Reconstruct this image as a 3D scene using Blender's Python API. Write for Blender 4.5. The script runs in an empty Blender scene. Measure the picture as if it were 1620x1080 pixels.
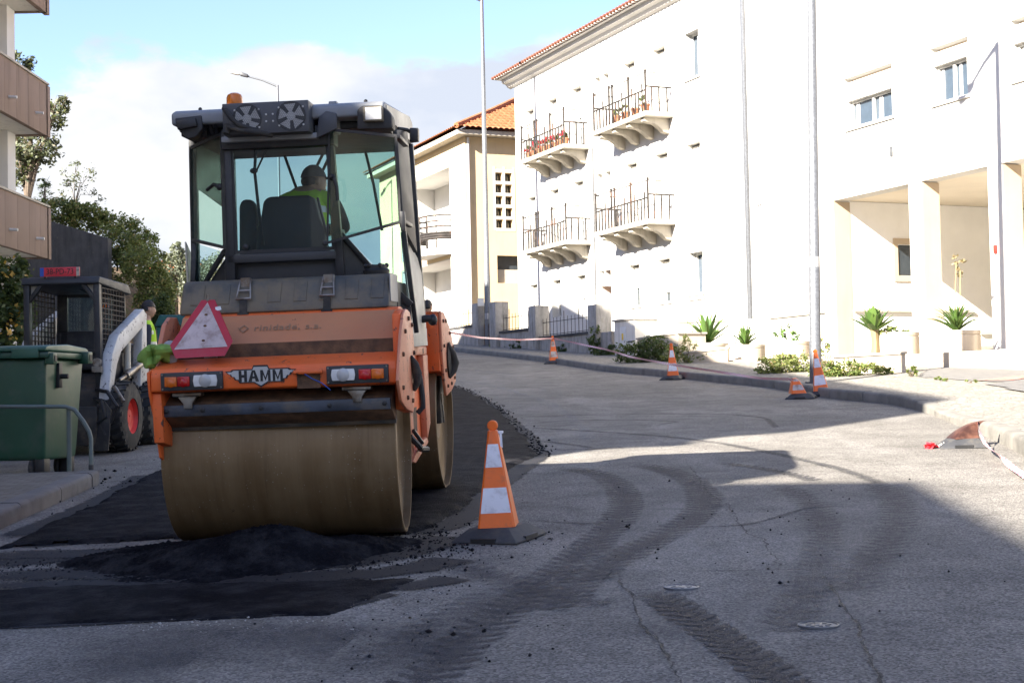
import bpy, bmesh, math, random
import numpy as np
from mathutils import Vector, Matrix
random.seed(7); RNG = np.random.default_rng(7)
sc = bpy.context.scene
COL = sc.collection
rad = math.radians
# ------------------------------------------------------------------ camera, sky, sun, exposure
CAMZ = 1.256
PITCH, ROLL = math.atan(86/2250), 0.02
cf = Vector((0, math.cos(PITCH), math.sin(PITCH)))
r0 = Vector((1, 0, 0)); u0 = r0.cross(cf)
cr = math.cos(ROLL)*r0 - math.sin(ROLL)*u0
cu = math.sin(ROLL)*r0 + math.cos(ROLL)*u0
cd = bpy.data.cameras.new('camera'); cam = bpy.data.objects.new('camera', cd); COL.objects.link(cam)
cd.sensor_width = 36; cd.lens = 50; cd.clip_end = 3000; cd.clip_start = .1
cam.matrix_world = Matrix(((cr.x, cu.x, -cf.x, 0), (cr.y, cu.y, -cf.y, 0), (cr.z, cu.z, -cf.z, CAMZ), (0, 0, 0, 1)))
sc.camera = cam
SUN_EL = rad(29); SUNH = Vector((-.706, -.709, 0)).normalized()
sun_dir = Vector((SUNH.x*math.cos(SUN_EL), SUNH.y*math.cos(SUN_EL), math.sin(SUN_EL)))
sl = bpy.data.lights.new('sun', 'SUN'); sl.energy = 5.0; sl.angle = rad(.53); sl.color = (1, .93, .82)
so = bpy.data.objects.new('sun', sl); COL.objects.link(so)
so.rotation_euler = sun_dir.to_track_quat('Z', 'Y').to_euler(); so.location = (-30, -30, 40)
w = bpy.data.worlds.new('World'); sc.world = w; w.use_nodes = True
nt = w.node_tree; nt.nodes.clear()
def wn(t, **kw):
    n = nt.nodes.new(t)
    for k, v in kw.items(): setattr(n, k, v)
    return n
wo = wn('ShaderNodeOutputWorld'); bg = wn('ShaderNodeBackground'); bg.inputs['Strength'].default_value = .1
sky = wn('ShaderNodeTexSky', sky_type='NISHITA'); sky.sun_disc = False
sky.sun_elevation = SUN_EL; sky.sun_rotation = math.atan2(SUNH.x, SUNH.y)
sky.air_density = 1.1; sky.dust_density = .6; sky.ozone_density = 2.0
tc = wn('ShaderNodeTexCoord')
mp = wn('ShaderNodeMapping'); mp.inputs['Scale'].default_value = (1, 1, 1.9); mp.inputs['Location'].default_value = (.9, .45, .1)
nz = wn('ShaderNodeTexNoise'); nz.inputs['Scale'].default_value = 5.5; nz.inputs['Detail'].default_value = 9; nz.inputs['Roughness'].default_value = .56
sep = wn('ShaderNodeSeparateXYZ')
# coverage: thick cumulus low down, opening up with height
ma = wn('ShaderNodeMapRange'); ma.inputs['From Min'].default_value = .19; ma.inputs['From Max'].default_value = .262
ma.inputs['To Min'].default_value = .24; ma.inputs['To Max'].default_value = -.06
ad = wn('ShaderNodeMath', operation='ADD')
rp = wn('ShaderNodeMapRange', interpolation_type='SMOOTHSTEP'); rp.inputs['From Min'].default_value = .49; rp.inputs['From Max'].default_value = .575
nz2 = wn('ShaderNodeTexNoise'); nz2.inputs['Scale'].default_value = 7; nz2.inputs['Detail'].default_value = 6
cc = wn('ShaderNodeMixRGB'); cc.inputs[1].default_value = (1.45, 1.58, 1.84, 1); cc.inputs[2].default_value = (1.98, 2.0, 2.06, 1)
r2 = wn('ShaderNodeMapRange'); r2.inputs['From Min'].default_value = .40; r2.inputs['From Max'].default_value = .58
skm = wn('ShaderNodeMixRGB', blend_type='MULTIPLY'); skm.inputs[0].default_value = 1; skm.inputs[2].default_value = (.56, .545, .655, 1)
mx = wn('ShaderNodeMixRGB'); L = nt.links.new
L(tc.outputs['Generated'], mp.inputs[0]); L(mp.outputs[0], nz.inputs[0]); L(mp.outputs[0], nz2.inputs[0])
L(tc.outputs['Generated'], sep.inputs[0]); L(sep.outputs['Z'], ma.inputs[0]); L(nz.outputs[0], ad.inputs[0]); L(ma.outputs[0], ad.inputs[1])
L(ad.outputs[0], rp.inputs[0]); L(nz2.outputs[0], r2.inputs[0]); L(r2.outputs[0], cc.inputs[0])
L(sky.outputs[0], skm.inputs[1]); L(skm.outputs[0], mx.inputs[1]); L(cc.outputs[0], mx.inputs[2]); L(rp.outputs[0], mx.inputs[0]); L(mx.outputs[0], bg.inputs[0]); L(bg.outputs[0], wo.inputs[0])
sc.view_settings.view_transform = 'Standard'; sc.view_settings.look = 'None'; sc.view_settings.gamma = 1
sc.view_settings.exposure = 2.4
sc.cycles.max_bounces = 8; sc.cycles.transparent_max_bounces = 24; sc.cycles.diffuse_bounces = 4; sc.cycles.caustics_reflective = False; sc.cycles.caustics_refractive = False
try:
    sc.cycles.use_denoising = True; sc.cycles.denoiser = 'OPENIMAGEDENOISE'
except Exception: pass

# ------------------------------------------------------------------ ground shape, and rays that read places off the photograph
def g(x, y):
    x = np.clip(x, -16, 16); yc = np.clip(y, -20, 48)
    z = .0353*yc + .000496*yc*yc
    z = z + np.where(np.asarray(y) > 48, (np.clip(y, 48, 80)-48)*.0829, 0)
    return z + .02*x
def ray(px, py):
    return cf + cr*((px-810)/2250) - cu*((py-540)/2250)
def at(px, py, Y):
    d = ray(px, py); t = Y/d.y
    return Vector((d.x*t, Y, CAMZ + d.z*t))
def gp(px, py, dz=0):
    d = ray(px, py); lo, hi = 1.5, 140
    f = lambda t: CAMZ + d.z*t/d.y - (float(g(d.x*t/d.y, t)) + dz)
    t = lo
    while f(t) > 0 and t < hi: t += .25
    a, b = t-.25, t
    for _ in range(30):
        m = (a+b)/2
        if f(m) > 0: a = m
        else: b = m
    return Vector((d.x*b/d.y, b, float(g(d.x*b/d.y, b))+dz))

# ------------------------------------------------------------------ mesh helpers
class MB:
    def __init__(s): s.v = []; s.f = []; s.mi = []; s.uv = {}; s.M = None; s.cur = 0
    def add(s, vs, fs):
        o = len(s.v)
        for p in vs:
            p = Vector(p)
            s.v.append(tuple(s.M @ p) if s.M is not None else tuple(p))
        for f in fs: s.f.append(tuple(i+o for i in f)); s.mi.append(s.cur)
        return s
    def box(s, x0, x1, y0, y1, z0, z1):
        return s.add([(x0,y0,z0),(x1,y0,z0),(x1,y1,z0),(x0,y1,z0),(x0,y0,z1),(x1,y0,z1),(x1,y1,z1),(x0,y1,z1)],
                     [(0,3,2,1),(4,5,6,7),(0,1,5,4),(1,2,6,5),(2,3,7,6),(3,0,4,7)])
    def prism(s, pr, axis, c0, c1):
        mk = {'x': lambda c,a,b:(c,a,b), 'y': lambda c,a,b:(a,c,b), 'z': lambda c,a,b:(a,b,c)}[axis]
        n = len(pr)
        ar = sum(pr[i][0]*pr[(i+1)%n][1]-pr[(i+1)%n][0]*pr[i][1] for i in range(n))
        if (ar < 0) != (axis == 'y'): pr = pr[::-1]
        vs = [mk(c0,a,b) for a,b in pr] + [mk(c1,a,b) for a,b in pr]
        fs = [tuple(range(n))[::-1], tuple(range(n,2*n))] + [(i,(i+1)%n,n+(i+1)%n,n+i) for i in range(n)]
        return s.add(vs, fs)
    def slab(s, pts, th):
        pts = [Vector(p) for p in pts]; th = Vector(th); n = len(pts)
        nr = (pts[1]-pts[0]).cross(pts[2]-pts[0])
        if nr.dot(th) > 0: pts = pts[::-1]
        return s.add(pts+[p+th for p in pts], [tuple(range(n)), tuple(range(n,2*n))[::-1]] + [((i+1)%n,i,n+i,n+(i+1)%n) for i in range(n)])
    def poly(s, pts): return s.add(pts, [tuple(range(len(pts)))])
    def tube(s, pts, r, n=8, cap=True):
        pts = [Vector(p) for p in pts]; m = len(pts)
        rs = r if isinstance(r, (list, tuple)) else [r]*m
        o = []; up = None
        for i, p in enumerate(pts):
            d = (pts[min(i+1,m-1)]-pts[max(i-1,0)]).normalized()
            if up is None:
                up = Vector((0,0,1)) if abs(d.z) < .9 else Vector((1,0,0))
            a = d.cross(up).normalized(); b = a.cross(d).normalized(); up = b
            for k in range(n):
                t = 2*math.pi*k/n
                o.append(p + (a*math.cos(t)+b*math.sin(t))*rs[i])
        fs = [(i*n+k, i*n+(k+1)%n, (i+1)*n+(k+1)%n, (i+1)*n+k) for i in range(m-1) for k in range(n)]
        if cap: fs += [tuple(range(n))[::-1], tuple(range((m-1)*n, m*n))]
        return s.add(o, fs)
    def lathe(s, prof, c=(0,0,0), axis='z', n=24, caps=True):
        vs = []
        for r, h in prof:
            for k in range(n):
                t = 2*math.pi*k/n; a, b = r*math.cos(t), r*math.sin(t)
                p = {'z':(a,b,h), 'x':(h,a,b), 'y':(b,h,a)}[axis]
                vs.append((p[0]+c[0], p[1]+c[1], p[2]+c[2]))
        m = len(prof)
        fs = [(i*n+k, i*n+(k+1)%n, (i+1)*n+(k+1)%n, (i+1)*n+k) for i in range(m-1) for k in range(n)]
        if caps: fs += [tuple(range(n))[::-1], tuple(range((m-1)*n, m*n))]
        return s.add(vs, fs)
    def ball(s, c, rx, ry=None, rz=None, n=12, m=8):
        ry = rx if ry is None else ry; rz = rx if rz is None else rz
        pr = [(max(1e-4, math.sin(math.pi*i/m)), -math.cos(math.pi*i/m)) for i in range(m+1)]
        vs = [(c[0]+r*rx*math.cos(2*math.pi*k/n), c[1]+r*ry*math.sin(2*math.pi*k/n), c[2]+h*rz) for r, h in pr for k in range(n)]
        return s.add(vs, [(i*n+k, i*n+(k+1)%n, (i+1)*n+(k+1)%n, (i+1)*n+k) for i in range(m) for k in range(n)])
    def build(s, name, mat, parent=None, bevel=0, smooth=None, seg=2, ang=35):
        me = bpy.data.meshes.new(name); me.from_pydata(s.v, [], s.f); me.update()
        mats = mat if isinstance(mat, (list, tuple)) else [mat]
        for m_ in mats: me.materials.append(m_)
        if len(mats) > 1: me.polygons.foreach_set('material_index', s.mi)
        if bevel:
            bm = bmesh.new(); bm.from_mesh(me)
            bmesh.ops.recalc_face_normals(bm, faces=bm.faces)
            es = [e for e in bm.edges if len(e.link_faces) == 2 and e.calc_face_angle(0) > rad(25)]
            bmesh.ops.bevel(bm, geom=es, offset=bevel, offset_type='OFFSET', segments=seg, profile=.5, affect='EDGES', clamp_overlap=True)
            bm.to_mesh(me); bm.free()
        else:
            bm = bmesh.new(); bm.from_mesh(me); bmesh.ops.recalc_face_normals(bm, faces=bm.faces); bm.to_mesh(me); bm.free()
        if smooth is None: smooth = True
        if smooth:
            me.polygons.foreach_set('use_smooth', [True]*len(me.polygons)); me.set_sharp_from_angle(angle=rad(ang))
        o = bpy.data.objects.new(name, me); COL.objects.link(o)
        if parent is not None: o.parent = parent
        return o
def raw(name, v, f, mat, parent=None, smooth=False, uvs=None):
    me = bpy.data.meshes.new(name); v = np.asarray(v, dtype=np.float32); f = np.asarray(f, dtype=np.int32)
    k = f.shape[1]; me.vertices.add(len(v)); me.vertices.foreach_set('co', v.ravel())
    me.loops.add(f.size); me.loops.foreach_set('vertex_index', f.ravel())
    me.polygons.add(len(f)); me.polygons.foreach_set('loop_start', np.arange(0, f.size, k, dtype=np.int32)); me.polygons.foreach_set('loop_total', np.full(len(f), k, dtype=np.int32))
    me.update(calc_edges=True); me.validate()
    if smooth: me.polygons.foreach_set('use_smooth', [True]*len(me.polygons))
    if uvs is not None:
        ul = me.uv_layers.new(name='UVMap'); ul.data.foreach_set('uv', np.asarray(uvs, dtype=np.float32)[f.ravel()].ravel())
    me.materials.append(mat)
    o = bpy.data.objects.new(name, me); COL.objects.link(o)
    if parent is not None: o.parent = parent
    return o
def tag(o, label=None, cat=None, group=None, kind=None):
    if label: o['label'] = label
    if cat: o['category'] = cat
    if group: o['group'] = group
    if kind: o['kind'] = kind
    return o
def struct(o, label=None): return tag(o, label, None, None, 'structure')
def thing(name, label, cat, loc=(0,0,0), rz=0, group=None):
    o = bpy.data.objects.new(name, None); COL.objects.link(o); o.location = loc; o.rotation_euler = (0,0,rz); o.empty_display_size = .2
    return tag(o, label, cat, group)
def dup(root, loc=None, label=None, rz=None):
    def cp(o, par):
        c = o.copy(); COL.objects.link(c); c.parent = par
        for ch in list(o.children): cp(ch, c)
        return c
    c = cp(root, None)
    if loc is not None: c.location = loc
    if rz is not None: c.rotation_euler = (0,0,rz)
    if label: c['label'] = label
    return c
def text(name, s, size, mat, parent, M, ext=.002, off=0, sx=1, align='CENTER', space=1):
    cu_ = bpy.data.curves.new(name, 'FONT'); cu_.body = s; cu_.size = size; cu_.extrude = ext; cu_.offset = off; cu_.align_x = align; cu_.align_y = 'CENTER'; cu_.space_character = space
    t = bpy.data.objects.new(name, cu_); COL.objects.link(t)
    dg = bpy.context.evaluated_depsgraph_get(); me = bpy.data.meshes.new_from_object(t.evaluated_get(dg))
    bpy.data.objects.remove(t); me.transform(M @ Matrix.Diagonal((sx,1,1,1))); me.materials.clear(); me.materials.append(mat); me.name = name
    o = bpy.data.objects.new(name, me); COL.objects.link(o)
    if parent is not None: o.parent = parent
    return o
def frame(o, x, y, z):
    x, y, z = Vector(x), Vector(y), Vector(z)
    return Matrix(((x.x,y.x,z.x,o[0]),(x.y,y.y,z.y,o[1]),(x.z,y.z,z.z,o[2]),(0,0,0,1)))

# ------------------------------------------------------------------ materials
class N:
    def __init__(s, name):
        s.m = bpy.data.materials.new(name); s.m.use_nodes = True; s.t = s.m.node_tree; s.t.nodes.clear()
        s.out = s.t.nodes.new('ShaderNodeOutputMaterial'); s.co = s.t.nodes.new('ShaderNodeTexCoord')
    def n(s, ty, ins=None, **kw):
        a = s.t.nodes.new('ShaderNode'+ty)
        for k, v in kw.items(): setattr(a, k, v)
        for k, v in (ins or {}).items(): s.set(a.inputs[k], v)
        return a
    def set(s, sock, v):
        if isinstance(v, bpy.types.NodeSocket): s.t.links.new(v, sock)
        elif isinstance(v, bpy.types.Node): s.t.links.new(v.outputs[0], sock)
        else:
            if isinstance(v, (tuple, list)) and len(v) == 3 and sock.type == 'RGBA': v = (*v, 1)
            sock.default_value = v
    def coord(s, scale=(1,1,1), which='Object', loc=(0,0,0), rot=(0,0,0)):
        return s.n('Mapping', {0: s.co.outputs[which], 'Scale': scale, 'Location': loc, 'Rotation': rot})
    def noise(s, scale, detail=4, rough=.55, vec=None, dist=0):
        return s.n('TexNoise', {'Vector': vec if vec is not None else s.co.outputs['Object'], 'Scale': scale, 'Detail': detail, 'Roughness': rough, 'Distortion': dist})
    def rng(s, v, a, b, c=0, d=1, smooth=False):
        return s.n('MapRange', {0: v, 1: a, 2: b, 3: c, 4: d}, interpolation_type='SMOOTHSTEP' if smooth else 'LINEAR')
    def mix(s, f, a, b, mode='MIX'): return s.n('MixRGB', {0: f, 1: a, 2: b}, blend_type=mode)
    def math(s, op, a, b=0): return s.n('Math', {0: a, 1: b}, operation=op)
    def done(s, col, rough=.6, metal=0, bump=None, bs=.3, bd=.01, spec=.5, **kw):
        p = s.n('BsdfPrincipled', {'Base Color': col, 'Roughness': rough, 'Metallic': metal, 'Specular IOR Level': spec})
        for k, v in kw.items(): s.set(p.inputs[k], v)
        if bump is not None:
            b = s.n('Bump', {'Height': bump, 'Strength': bs, 'Distance': bd}); s.t.links.new(b.outputs[0], p.inputs['Normal'])
        s.t.links.new(p.outputs[0], s.out.inputs[0]); s.p = p
        return s.m
def sc3(c, k): return tuple(min(1, x*k) for x in c)
def M(name, c, rough=.6, metal=0, var=.18, sc_=6, bump=0, dirt=None, da=.5, dsc=3, spec=.5, **kw):
    n = N(name); a = n.noise(sc_, 6)
    col = n.mix(n.rng(a, .35, .65), sc3(c, 1-var), sc3(c, 1+var))
    if dirt is not None:
        d = n.noise(dsc, 8, .65)
        col = n.mix(n.rng(d, .62-da*.3, .72-da*.15, 0, min(1, da*1.4), True), col, dirt)
    rr = n.rng(a, .3, .7, max(.02, rough-.08), min(1, rough+.08))
    b = n.noise(sc_*8, 5) if bump else None
    return n.done(col, rr, metal, b, bump, .01, spec, **kw)
def glass(name, tint, refl=.9, base=.04, rough=.02, dust=0, dustc=(.3,.3,.28)):
    n = N(name)
    fr = n.n('Fresnel', {'IOR': 1.5}); t = n.n('BsdfTransparent', {'Color': tint}); gl = n.n('BsdfGlossy', {'Color': (refl,)*3, 'Roughness': rough})
    bf = n.n('NewGeometry').outputs['Backfacing']; s = n.n('MixShader', {0: n.math('MULTIPLY', n.rng(fr, 0, 1, base, 1), n.math('SUBTRACT', 1, bf)), 1: t, 2: gl})
    if dust:
        df = n.n('BsdfDiffuse', {'Color': dustc})
        s = n.n('MixShader', {0: n.rng(n.noise(5, 7, .65), .35, .8, 0, dust), 1: s, 2: df})
    n.t.links.new(s.outputs[0], n.out.inputs[0]); return n.m
# asphalt, old and new
def asphalt_mat():
    n = N('old asphalt')
    big = n.noise(.35, 6, .6); mid = n.noise(2.2, 7, .62, dist=.4)
    ag = n.n('TexVoronoi', {'Vector': n.co.outputs['Object'], 'Scale': 95}); fine = n.noise(160, 3, .7)
    base = n.mix(n.rng(big, .3, .7), (.174,.163,.147), (.278,.263,.240))
    base = n.mix(n.rng(mid, .42, .72, 0, .75), base, (.135,.126,.114))
    streak = n.noise(1.0, 7, .6, n.coord((1.2,.35,1)))
    base = n.mix(n.rng(streak, .55, .75, 0, .45), base, (.36,.346,.325))
    sp = n.mix(n.rng(ag.outputs['Color'], .15, .9), (.45,.45,.45), (1.5,1.48,1.45))
    base = n.mix(.9, base, sp, 'MULTIPLY')
    base = n.mix(n.rng(fine, .6, .75, 0, .5), base, (.48,.46,.43))
    base = n.mix(n.rng(fine, .42, .3, 0, .6), base, (.07,.067,.066))
    h = n.math('ADD', n.math('MULTIPLY', ag.outputs['Distance'], 1.0), n.math('MULTIPLY', fine, .8))
    return n.done(base, n.rng(mid, .3, .7, .75, .95), 0, h, .9, .008, .12)
def fresh_mat(c=(.0080,.0080,.0100), name='fresh asphalt', rough=.62):
    n = N(name); f = n.noise(120, 4, .75); v = n.n('TexVoronoi', {'Vector': n.co.outputs['Object'], 'Scale': 85}); m = n.noise(1.6, 6, .6, n.coord((1,.3,1)))
    col = n.mix(n.rng(m, .35, .7), sc3(c, .75), sc3(c, 1.6))
    col = n.mix(n.rng(v.outputs['Color'], .5, 1, 0, .5), col, sc3(c, 2.2))
    du = n.noise(5, 8, .7)
    col = n.mix(n.rng(du, .45, .75, 0, .65), col, (.060,.058,.060))
    return n.done(col, n.rng(f, .3, .7, rough-.12, rough+.2), 0, n.math('ADD', f, v.outputs['Distance']), .9, .008, .02)
def decal(name, c, strength, tread=0, edge=.5, blot=3.5, freq=9, lo=.42, hi=.62, rough=.75):
    n = N(name); uv = n.n('SeparateXYZ', {0: n.co.outputs['UV']}); u, v = uv.outputs[0], uv.outputs[1]
    d = n.math('ABSOLUTE', n.math('SUBTRACT', u, .5))
    wob = n.math('MULTIPLY', n.math('SUBTRACT', n.noise(9, 7, .7), .5), .45)
    e = n.rng(n.math('ADD', d, wob), .5, .5-edge*.5, 0, 1, True)
    a = n.math('MULTIPLY', e, n.rng(n.noise(blot, 7, .7), lo-.15, hi, .25, 1))
    gr = n.rng(n.noise(85, 5, .75), .40, .60, .12, 1); a = n.math('MULTIPLY', a, gr)
    a = n.math('MULTIPLY', a, n.rng(n.noise(14, 6, .7), .32, .55, .5, 1))
    if tread:
        ph = n.math('ADD', n.math('MULTIPLY', v, freq*6.283), n.math('MULTIPLY', d, 9.0))
        ph = n.math('ADD', ph, n.math('MULTIPLY', n.noise(6, 6, .7), 4))
        b = n.rng(n.math('SINE', ph), -.15, .25, 1-tread, 1, True)
        fade = n.rng(d, .02, .26, .25, 1)
        a = n.math('MULTIPLY', a, n.mix(fade, (1,1,1), b))
    a = n.math('MULTIPLY', a, n.rng(v, 0, .6, 0, 1, True))
    a = n.math('MINIMUM', n.math('MULTIPLY', a, strength), .97)
    p = n.n('BsdfPrincipled', {'Base Color': c, 'Roughness': rough, 'Specular IOR Level': .3}); t = n.n('BsdfTransparent')
    s = n.n('MixShader', {0: a, 1: t, 2: p}); n.t.links.new(s.outputs[0], n.out.inputs[0]); return n.m
def stucco(name, c, dirt=(.3,.28,.25), da=.25, streak=.3, rough=.9):
    n = N(name); a = n.noise(1.1, 7, .6); st = n.noise(1.0, 7, .62, n.coord((5,5,.35)))
    col = n.mix(n.rng(a, .35, .7), sc3(c, .94), sc3(c, 1.04))
    col = n.mix(n.rng(st, .52, .8, 0, streak), col, dirt)
    col = n.mix(n.rng(n.noise(.7, 9, .7), .6, .8, 0, da), col, sc3(dirt, 1.2))
    return n.done(col, rough, 0, n.noise(60, 4), .25, .006, .2)
def old_concrete(name='stained concrete', c=(.36,.34,.31), dark=(.06,.058,.055)):
    n = N(name); st = n.noise(1.4, 9, .68, n.coord((4,4,.7))); bl = n.noise(2.6, 9, .7)
    col = n.mix(n.rng(bl, .3, .7), sc3(c, .75), sc3(c, 1.15))
    col = n.mix(n.rng(st, .46, .68, 0, .62), col, dark)
    col = n.mix(n.rng(n.noise(6, 6, .7), .6, .72, 0, .5), col, (.22,.2,.12))
    return n.done(col, .92, 0, n.noise(35, 6, .65), .5, .012, .2)
def leafmat(name, a, b, c=None, tr=.25):
    n = N(name); gi = n.n('NewGeometry'); r = gi.outputs['Random Per Island']
    col = n.mix(n.rng(r, 0, .8), a, b)
    if c is not None: col = n.mix(n.rng(r, .86, .9), col, c)
    p = n.n('BsdfPrincipled', {'Base Color': col, 'Roughness': .55, 'Specular IOR Level': .35})
    t = n.n('BsdfTranslucent', {'Color': n.mix(.5, col, (.25,.3,.05))})
    s = n.n('MixShader', {0: tr, 1: p, 2: t}); n.t.links.new(s.outputs[0], n.out.inputs[0]); return n.m
def tilemat(name='clay roof tiles'):
    n = N(name); gi = n.noise(3.5, 7, .7); r = n.noise(14, 3, .6)
    col = n.mix(n.rng(gi, .3, .7), (.30,.095,.042), (.42,.165,.078))
    col = n.mix(n.rng(r, .55, .7, 0, .7), col, (.48,.25,.14)); col = n.mix(n.rng(n.noise(1.2, 9, .75), .57, .7, 0, .7), col, (.14,.10,.075))
    return n.done(col, .85, 0, n.noise(40, 5), .3, .01, .2)
def steel_drum():
    n = N('worn drum steel')
    st = n.noise(1, 8, .68, n.coord((9,.6,.6))); bl = n.noise(5, 8, .65); sp = n.n('TexVoronoi', {'Vector': n.co.outputs['Object'], 'Scale': 38}); mk = n.noise(9, 3)
    col = n.mix(n.rng(st, .3, .7), (.150,.092,.040), (.235,.158,.080))
    col = n.mix(n.rng(bl, .45, .72, 0, .6), col, (.25,.175,.095))
    col = n.mix(n.rng(n.noise(1, 7, .6, n.coord((34,1.2,1.2), loc=(3,1,0))), .6, .72, 0, .3), col, (.045,.030,.016))
    m2 = n.math('MULTIPLY', n.rng(sp.outputs['Distance'], .16, .05), n.rng(mk, .47, .58))
    col = n.mix(n.math('MULTIPLY', m2, .9), col, (.46,.43,.37)); col = n.mix(n.rng(n.noise(11, 8, .75), .66, .70, 0, .8), col, (.03,.024,.018))
    return n.done(col, n.rng(bl, .3, .7, .38, .58), .35, n.noise(70, 5), .15, .004, .5)
def paint(name, c, dust=(.30,.20,.12), dz=.35, chips=.0, chipc=(.05,.035,.03), rough=.42, dsc=2.5):
    n = N(name); a = n.noise(2.2, 7, .6); d = n.noise(dsc, 9, .7)
    col = n.mix(n.rng(a, .3, .7), sc3(c, .86), sc3(c, 1.08))
    col = n.mix(n.rng(d, .42, .72, 0, dz), col, dust)
    sc_ = n.noise(1, 6, .7, n.coord((30,30,4))); col = n.mix(n.rng(sc_, .64, .72, 0, dz*.9), col, sc3(dust, .5))
    if chips: col = n.mix(n.rng(n.noise(16, 7, .72), .66-chips*.12, .67-chips*.11, 0, 1), col, chipc)
    return n.done(col, n.rng(d, .35, .7, rough, min(1, rough+.3)), 0, n.noise(30, 5), .08, .004, .5)

mt = {}
mt['asphalt'] = asphalt_mat(); mt['fresh'] = fresh_mat(); mt['loose'] = fresh_mat((.0070,.0070,.0088), 'loose hot asphalt', .75)
mt['porch_bright'] = stucco('brightened porch white', (.90,.885,.85), (.6,.57,.52), .05, .05)  # raised white for porch wall and floor, standing in for bounced light
mt['planter'] = stucco('cream planter concrete', (.46,.40,.32), (.3,.25,.2), .3, .4)
mt['white_wall'] = stucco('white rendered wall', (.58,.565,.535), (.5,.47,.42), .15, .2)
mt['white_old'] = stucco('weathered white wall', (.72,.69,.62), (.25,.23,.2), .3, .5)
mt['beige_tone'] = stucco('beige stone and side tone', (.50,.40,.29), (.3,.24,.18), .2, .2)  # stone for surrounds; on pillar sides it stands in for grazing light
mt['ceiling'] = stucco('cream porch ceiling', (.72,.64,.52), (.5,.42,.33), .15, .1)
mt['yellow_wall'] = stucco('ochre rendered wall', (.60,.47,.29), (.32,.27,.19), .25, .25)
mt['brown_panel'] = stucco('brown concrete panel', (.25,.185,.145), (.10,.08,.07), .55, .6)
mt['grey_conc'] = old_concrete(); mt['dark_conc'] = old_concrete('blackened concrete', (.085,.084,.085), (.03,.03,.033))
mt['pale_conc'] = stucco('pale concrete', (.45,.41,.34), (.12,.11,.10), .5, .6)
mt['tile'] = tilemat(); mt['drum'] = steel_drum()
mt['orange'] = paint('orange machine paint', (.76,.125,.018), (.36,.17,.08), .34, .45, (.10,.045,.03))
mt['orange_pale'] = paint('sun faded orange paint', (.60,.20,.10), (.42,.25,.16), .5, .5, (.13,.05,.03))
mt['tan'] = paint('dust covered orange paint', (.50,.19,.075), (.36,.20,.11), .6, .05, dsc=1.5)
mt['black'] = M('black painted steel', (.018,.018,.020), .5, var=.3, dirt=(.09,.08,.065), da=.35, bump=.05)
mt['blackp'] = M('black plastic', (.024,.024,.026), .6, var=.25, dirt=(.08,.075,.065), da=.3, bump=.08)
mt['greyplastic'] = M('dusty grey plastic', (.062,.066,.062), .65, var=.3, dirt=(.15,.12,.075), da=.75, dsc=2.2, bump=.12)
mt['roofgrey'] = M('grey fibreglass', (.20,.21,.22), .5, var=.12, dirt=(.2,.19,.17), da=.3)
mt['cream'] = paint('cream machine paint', (.62,.58,.47), (.35,.29,.2), .4, .15, (.2,.15,.1))
mt['acgrey'] = M('anthracite sheet metal', (.050,.052,.058), .5, var=.12, dirt=(.13,.12,.10), da=.25)
mt['rust'] = M('rusty steel', (.12,.065,.035), .85, var=.4, sc_=14, bump=.3, dirt=(.05,.03,.02), da=.5)
mt['bare'] = M('worn bare steel', (.26,.24,.21), .45, .7, var=.3, dirt=(.12,.08,.05), da=.6, dsc=8)
mt['bluesteel'] = M('blue grey scraper rubber', (.045,.055,.075), .45, .2, var=.4, dirt=(.11,.10,.085), da=.55, dsc=5, bump=.1)
mt['rubber'] = M('tyre rubber', (.026,.025,.024), .85, var=.3, dirt=(.10,.085,.065), da=.45, dsc=5, bump=.3)
mt['grime'] = M('oily grime', (.035,.030,.024), .75, var=.4, dirt=(.10,.07,.045), da=.5, bump=.2)
mt['white'] = M('white paint', (.74,.74,.72), .5, var=.05); mt['offwhite'] = M('white plastic', (.66,.65,.61), .5, var=.08, dirt=(.4,.37,.3), da=.3)
mt['whitemetal'] = paint('chipped white machine paint', (.60,.59,.56), (.36,.32,.27), .5, .55, (.10,.09,.085))
mt['darkgrey'] = M('dark grey plastic', (.03,.031,.033), .55, var=.2)
mt['red'] = M('red reflector', (.42,.012,.022), .35, var=.12, dirt=(.25,.05,.05), da=.3); mt['pinkwhite'] = M('dirty white reflector', (.50,.40,.37), .45, var=.15, dirt=(.26,.18,.15), da=.6, dsc=9)
mt['silver'] = M('silver sticker', (.42,.42,.41), .4, .2, var=.1); mt['ink'] = M('black ink', (.012,.012,.013), .5, var=.1)
mt['fadedink'] = M('faded lettering', (.27,.16,.085), .7, var=.1); mt['markred'] = M('bright red paint', (.55,.03,.02), .5, var=.15)
mt['amber'] = M('amber lens', (.75,.19,.012), .18, var=.1, **{'Transmission Weight': .25}); mt['amberlens'] = M('amber tail lens', (.62,.13,.012), .2, var=.2); mt['redlens'] = M('red tail lens', (.42,.010,.010), .18, var=.3)
mt['whitelens'] = M('clear lamp lens', (.62,.62,.60), .22, var=.15)
mt['cabglass'] = glass('teal cab glass', (.74,.85,.87), .4, .02, .02, .015); mt['paneglass'] = glass('dusty teal pane', (.70,.84,.78), .5, .02, .03, .06, (.34,.36,.27))
mt['winglass'] = M('dark window glass', (.035,.045,.055), .08, var=.1, spec=.8); mt['skyglass'] = M('window glass', (.045,.065,.09), .06, var=.1, spec=1)
mt['curtain'] = M('pale curtain', (.55,.55,.55), .9, var=.1); mt['wood'] = M('orange wood frame', (.45,.24,.10), .6)
mt['shutter'] = M('white shutter slats', (.74,.72,.66), .6, var=.05); mt['shutterold'] = M('cream shutter slats', (.66,.62,.53), .6, var=.08)
mt['tilered'] = M('weathered brown roof tile ends', (.13,.045,.025), .85, var=.3)
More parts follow.
